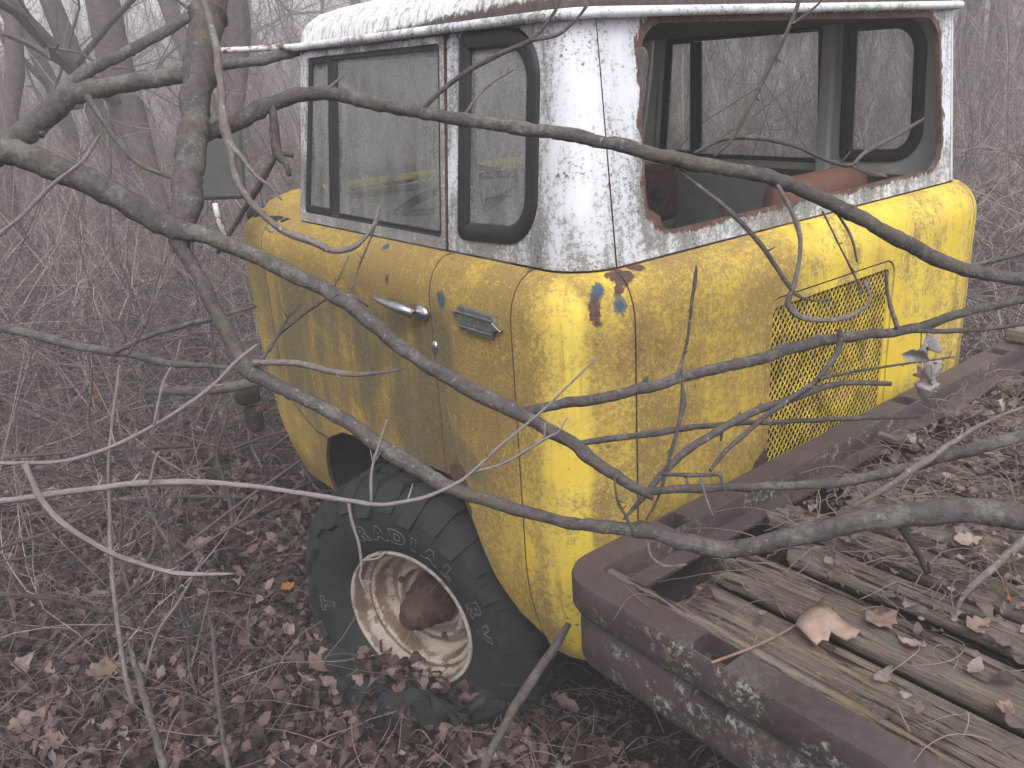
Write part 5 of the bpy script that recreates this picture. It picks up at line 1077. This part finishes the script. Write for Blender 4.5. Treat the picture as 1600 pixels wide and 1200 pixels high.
# fallen vines lying low
q = wedge(420, 2.8, 9, .75); q = q[clear(q, .0)]
b = np.column_stack([q, gz(q[:, 0], q[:, 1])+rng.uniform(.05, .5, len(q))]); P_, r_ = strands(1, lambda n: b, .8, 2.6, .0065, K=14, curl=.7, lift=.22); V, F = batch_tubes(P_, r_, 5); tag(mk('fallen_sticks', V, F, 'farbark', None), kind='stuff')

# ------------------------------------------------------------ saplings and trees, each a thing
def tree(x, y, r, h, lean, label, name='bare_tree', group=None, limbs=8, mat='farbark', twig=.006, hz=1.6, cat='tree'):
    z = float(gz(np.array(x), np.array(y)))-.1
    root = empty(name, (x, y, z), label, cat, group); pts = []; la = random.uniform(0, 6.28) if not isinstance(lean, tuple) else None
    lx, ly = lean if isinstance(lean, tuple) else (lean*math.cos(la), lean*math.sin(la))
    for i in range(9):
        t = i/8; pts.append((x+lx*h*t+random.gauss(0, .012)*h*(t > 0), y+ly*h*t+random.gauss(0, .012)*h*(t > 0), z+h*t, r*(1.25 if i == 0 else 1-.72*t)))
    sp = spline(pts, h/26); V, F, U = tube_geo([q[:3] for q in sp], [q[3] for q in sp], 12 if r > .08 else 7, True, True, .12 if r > .05 else 0); mk('trunk', V, F, mat, root, uv=U)
    B = []; Rr = []
    for k in range(limbs):
        t = random.uniform(max(.12, hz/h), .97); i = int(t*(len(sp)-1)); p = sp[i]; a = random.uniform(0, 6.28); L = h*random.uniform(.18, .42)*(1.15-t*.6)
        d = np.array([math.cos(a), math.sin(a), random.uniform(.1, .9)]); d /= np.linalg.norm(d); Q = [p[:3]]
        for m_ in range(6): d = d+rng.normal(0, .16, 3); d[2] += .05; d /= np.linalg.norm(d); Q.append(Q[-1]+d*L/6)
        B.append(Q); Rr.append(p[3]*.5*np.linspace(1, .25, 7))
    B = np.array(B); Rr = np.array(Rr); out = [batch_tubes(B, Rr, 5)]
    def child(P, rr, m, f, kk):
        N, K, _ = P.shape; i = np.repeat(np.arange(N), m); j = rng.integers(1, K-1, len(i)); T = P[i, j+1]-P[i, j]; T /= np.linalg.norm(T, axis=1, keepdims=True)+1e-9
        d = T*.8+rng.normal(0, .6, (len(i), 3)); d /= np.linalg.norm(d, axis=1, keepdims=True); L = np.linalg.norm(P[i, -1]-P[i, 0], axis=1)*f*rng.uniform(.5, 1.1, len(i)); Q = [P[i, j]]
        for k in range(kk-1): d = d+rng.normal(0, .15, d.shape); d /= np.linalg.norm(d, axis=1, keepdims=True); Q.append(Q[-1]+d*(L/(kk-1))[:, None])
        return np.stack(Q, 1), np.maximum((rr[i, j]*.55)[:, None]*np.linspace(1, .35, kk), twig*.35)
    P1, r1 = child(B, Rr, 6, .55, 5); out.append(batch_tubes(P1, r1, 3)); P2, r2 = child(P1, r1, 5, .6, 4); out.append(batch_tubes(P2, r2, 3))
    Vs = [v for v, f in out]; o_ = 0; Fs = []
    for v, f in out: Fs.append(f+o_); o_ += len(v)
    mk('crown', *merge(Vs, Fs), mat, root); return root
def polar(d, hd): a = R(hd); return CP[0]+d*math.sin(a), CP[1]+d*math.cos(a)
for i, (px_h, d, r, h, lean, lab) in enumerate(TREES):
    x, y = polar(d, px_h); tree(x, y, r, h, lean, lab, limbs=10)
GN = 'bare trees of the hazy woods behind the truck'
for i in range(34):
    hd = random.uniform(-4, 80); d = random.uniform(12, 36); x, y = polar(d, hd); r = random.uniform(.05, .16)
    tree(x, y, r, random.uniform(8, 14), .06, 'bare grey tree of the hazy woods, one of many alike behind the truck', group=GN, limbs=9, hz=2.5)
for i in range(9):
    hd = -20-17*i; d = random.uniform(5, 12); x, y = polar(d, hd); tree(x, y, random.uniform(.06, .2), random.uniform(8, 12), .06, 'bare tree outside the picture, mirrored in the cab windows', group='bare trees mirrored in the side windows', limbs=12, hz=2)
# saplings near the truck
for i, (u_d, hd, h, lean, lab) in enumerate(SAPS):
    x, y = polar(u_d, hd); tree(x, y, .0075+.002*(i % 3), h, lean, lab, 'sapling', limbs=7, mat='palebark' if i % 2 else 'bark', twig=.003, hz=.3, cat='sapling')

# ------------------------------------------------------------ air
hz_m = bpy.data.materials.new('haze'); hz_m.use_nodes = True; nt = hz_m.node_tree; nt.nodes.clear()
ho = nt.nodes.new('ShaderNodeOutputMaterial'); hv = nt.nodes.new('ShaderNodeVolumePrincipled'); hv.inputs['Color'].default_value = (.97, .955, 1.0, 1); hv.inputs['Density'].default_value = HAZE
nt.links.new(hv.outputs[0], ho.inputs['Volume'])
g = G(); g.box(-46, 46, -46, 46, -1.8, 16.5); V, F = g.V, g.F; me = bpy.data.meshes.new('haze'); me.from_pydata(V, [], F); me.materials.append(hz_m); me.update()
bm = bmesh.new(); bm.from_mesh(me); bmesh.ops.recalc_face_normals(bm, faces=bm.faces); bm.to_mesh(me); bm.free()
ho_ = bpy.data.objects.new('haze', me); COL.objects.link(ho_); tag(ho_, kind='stuff')
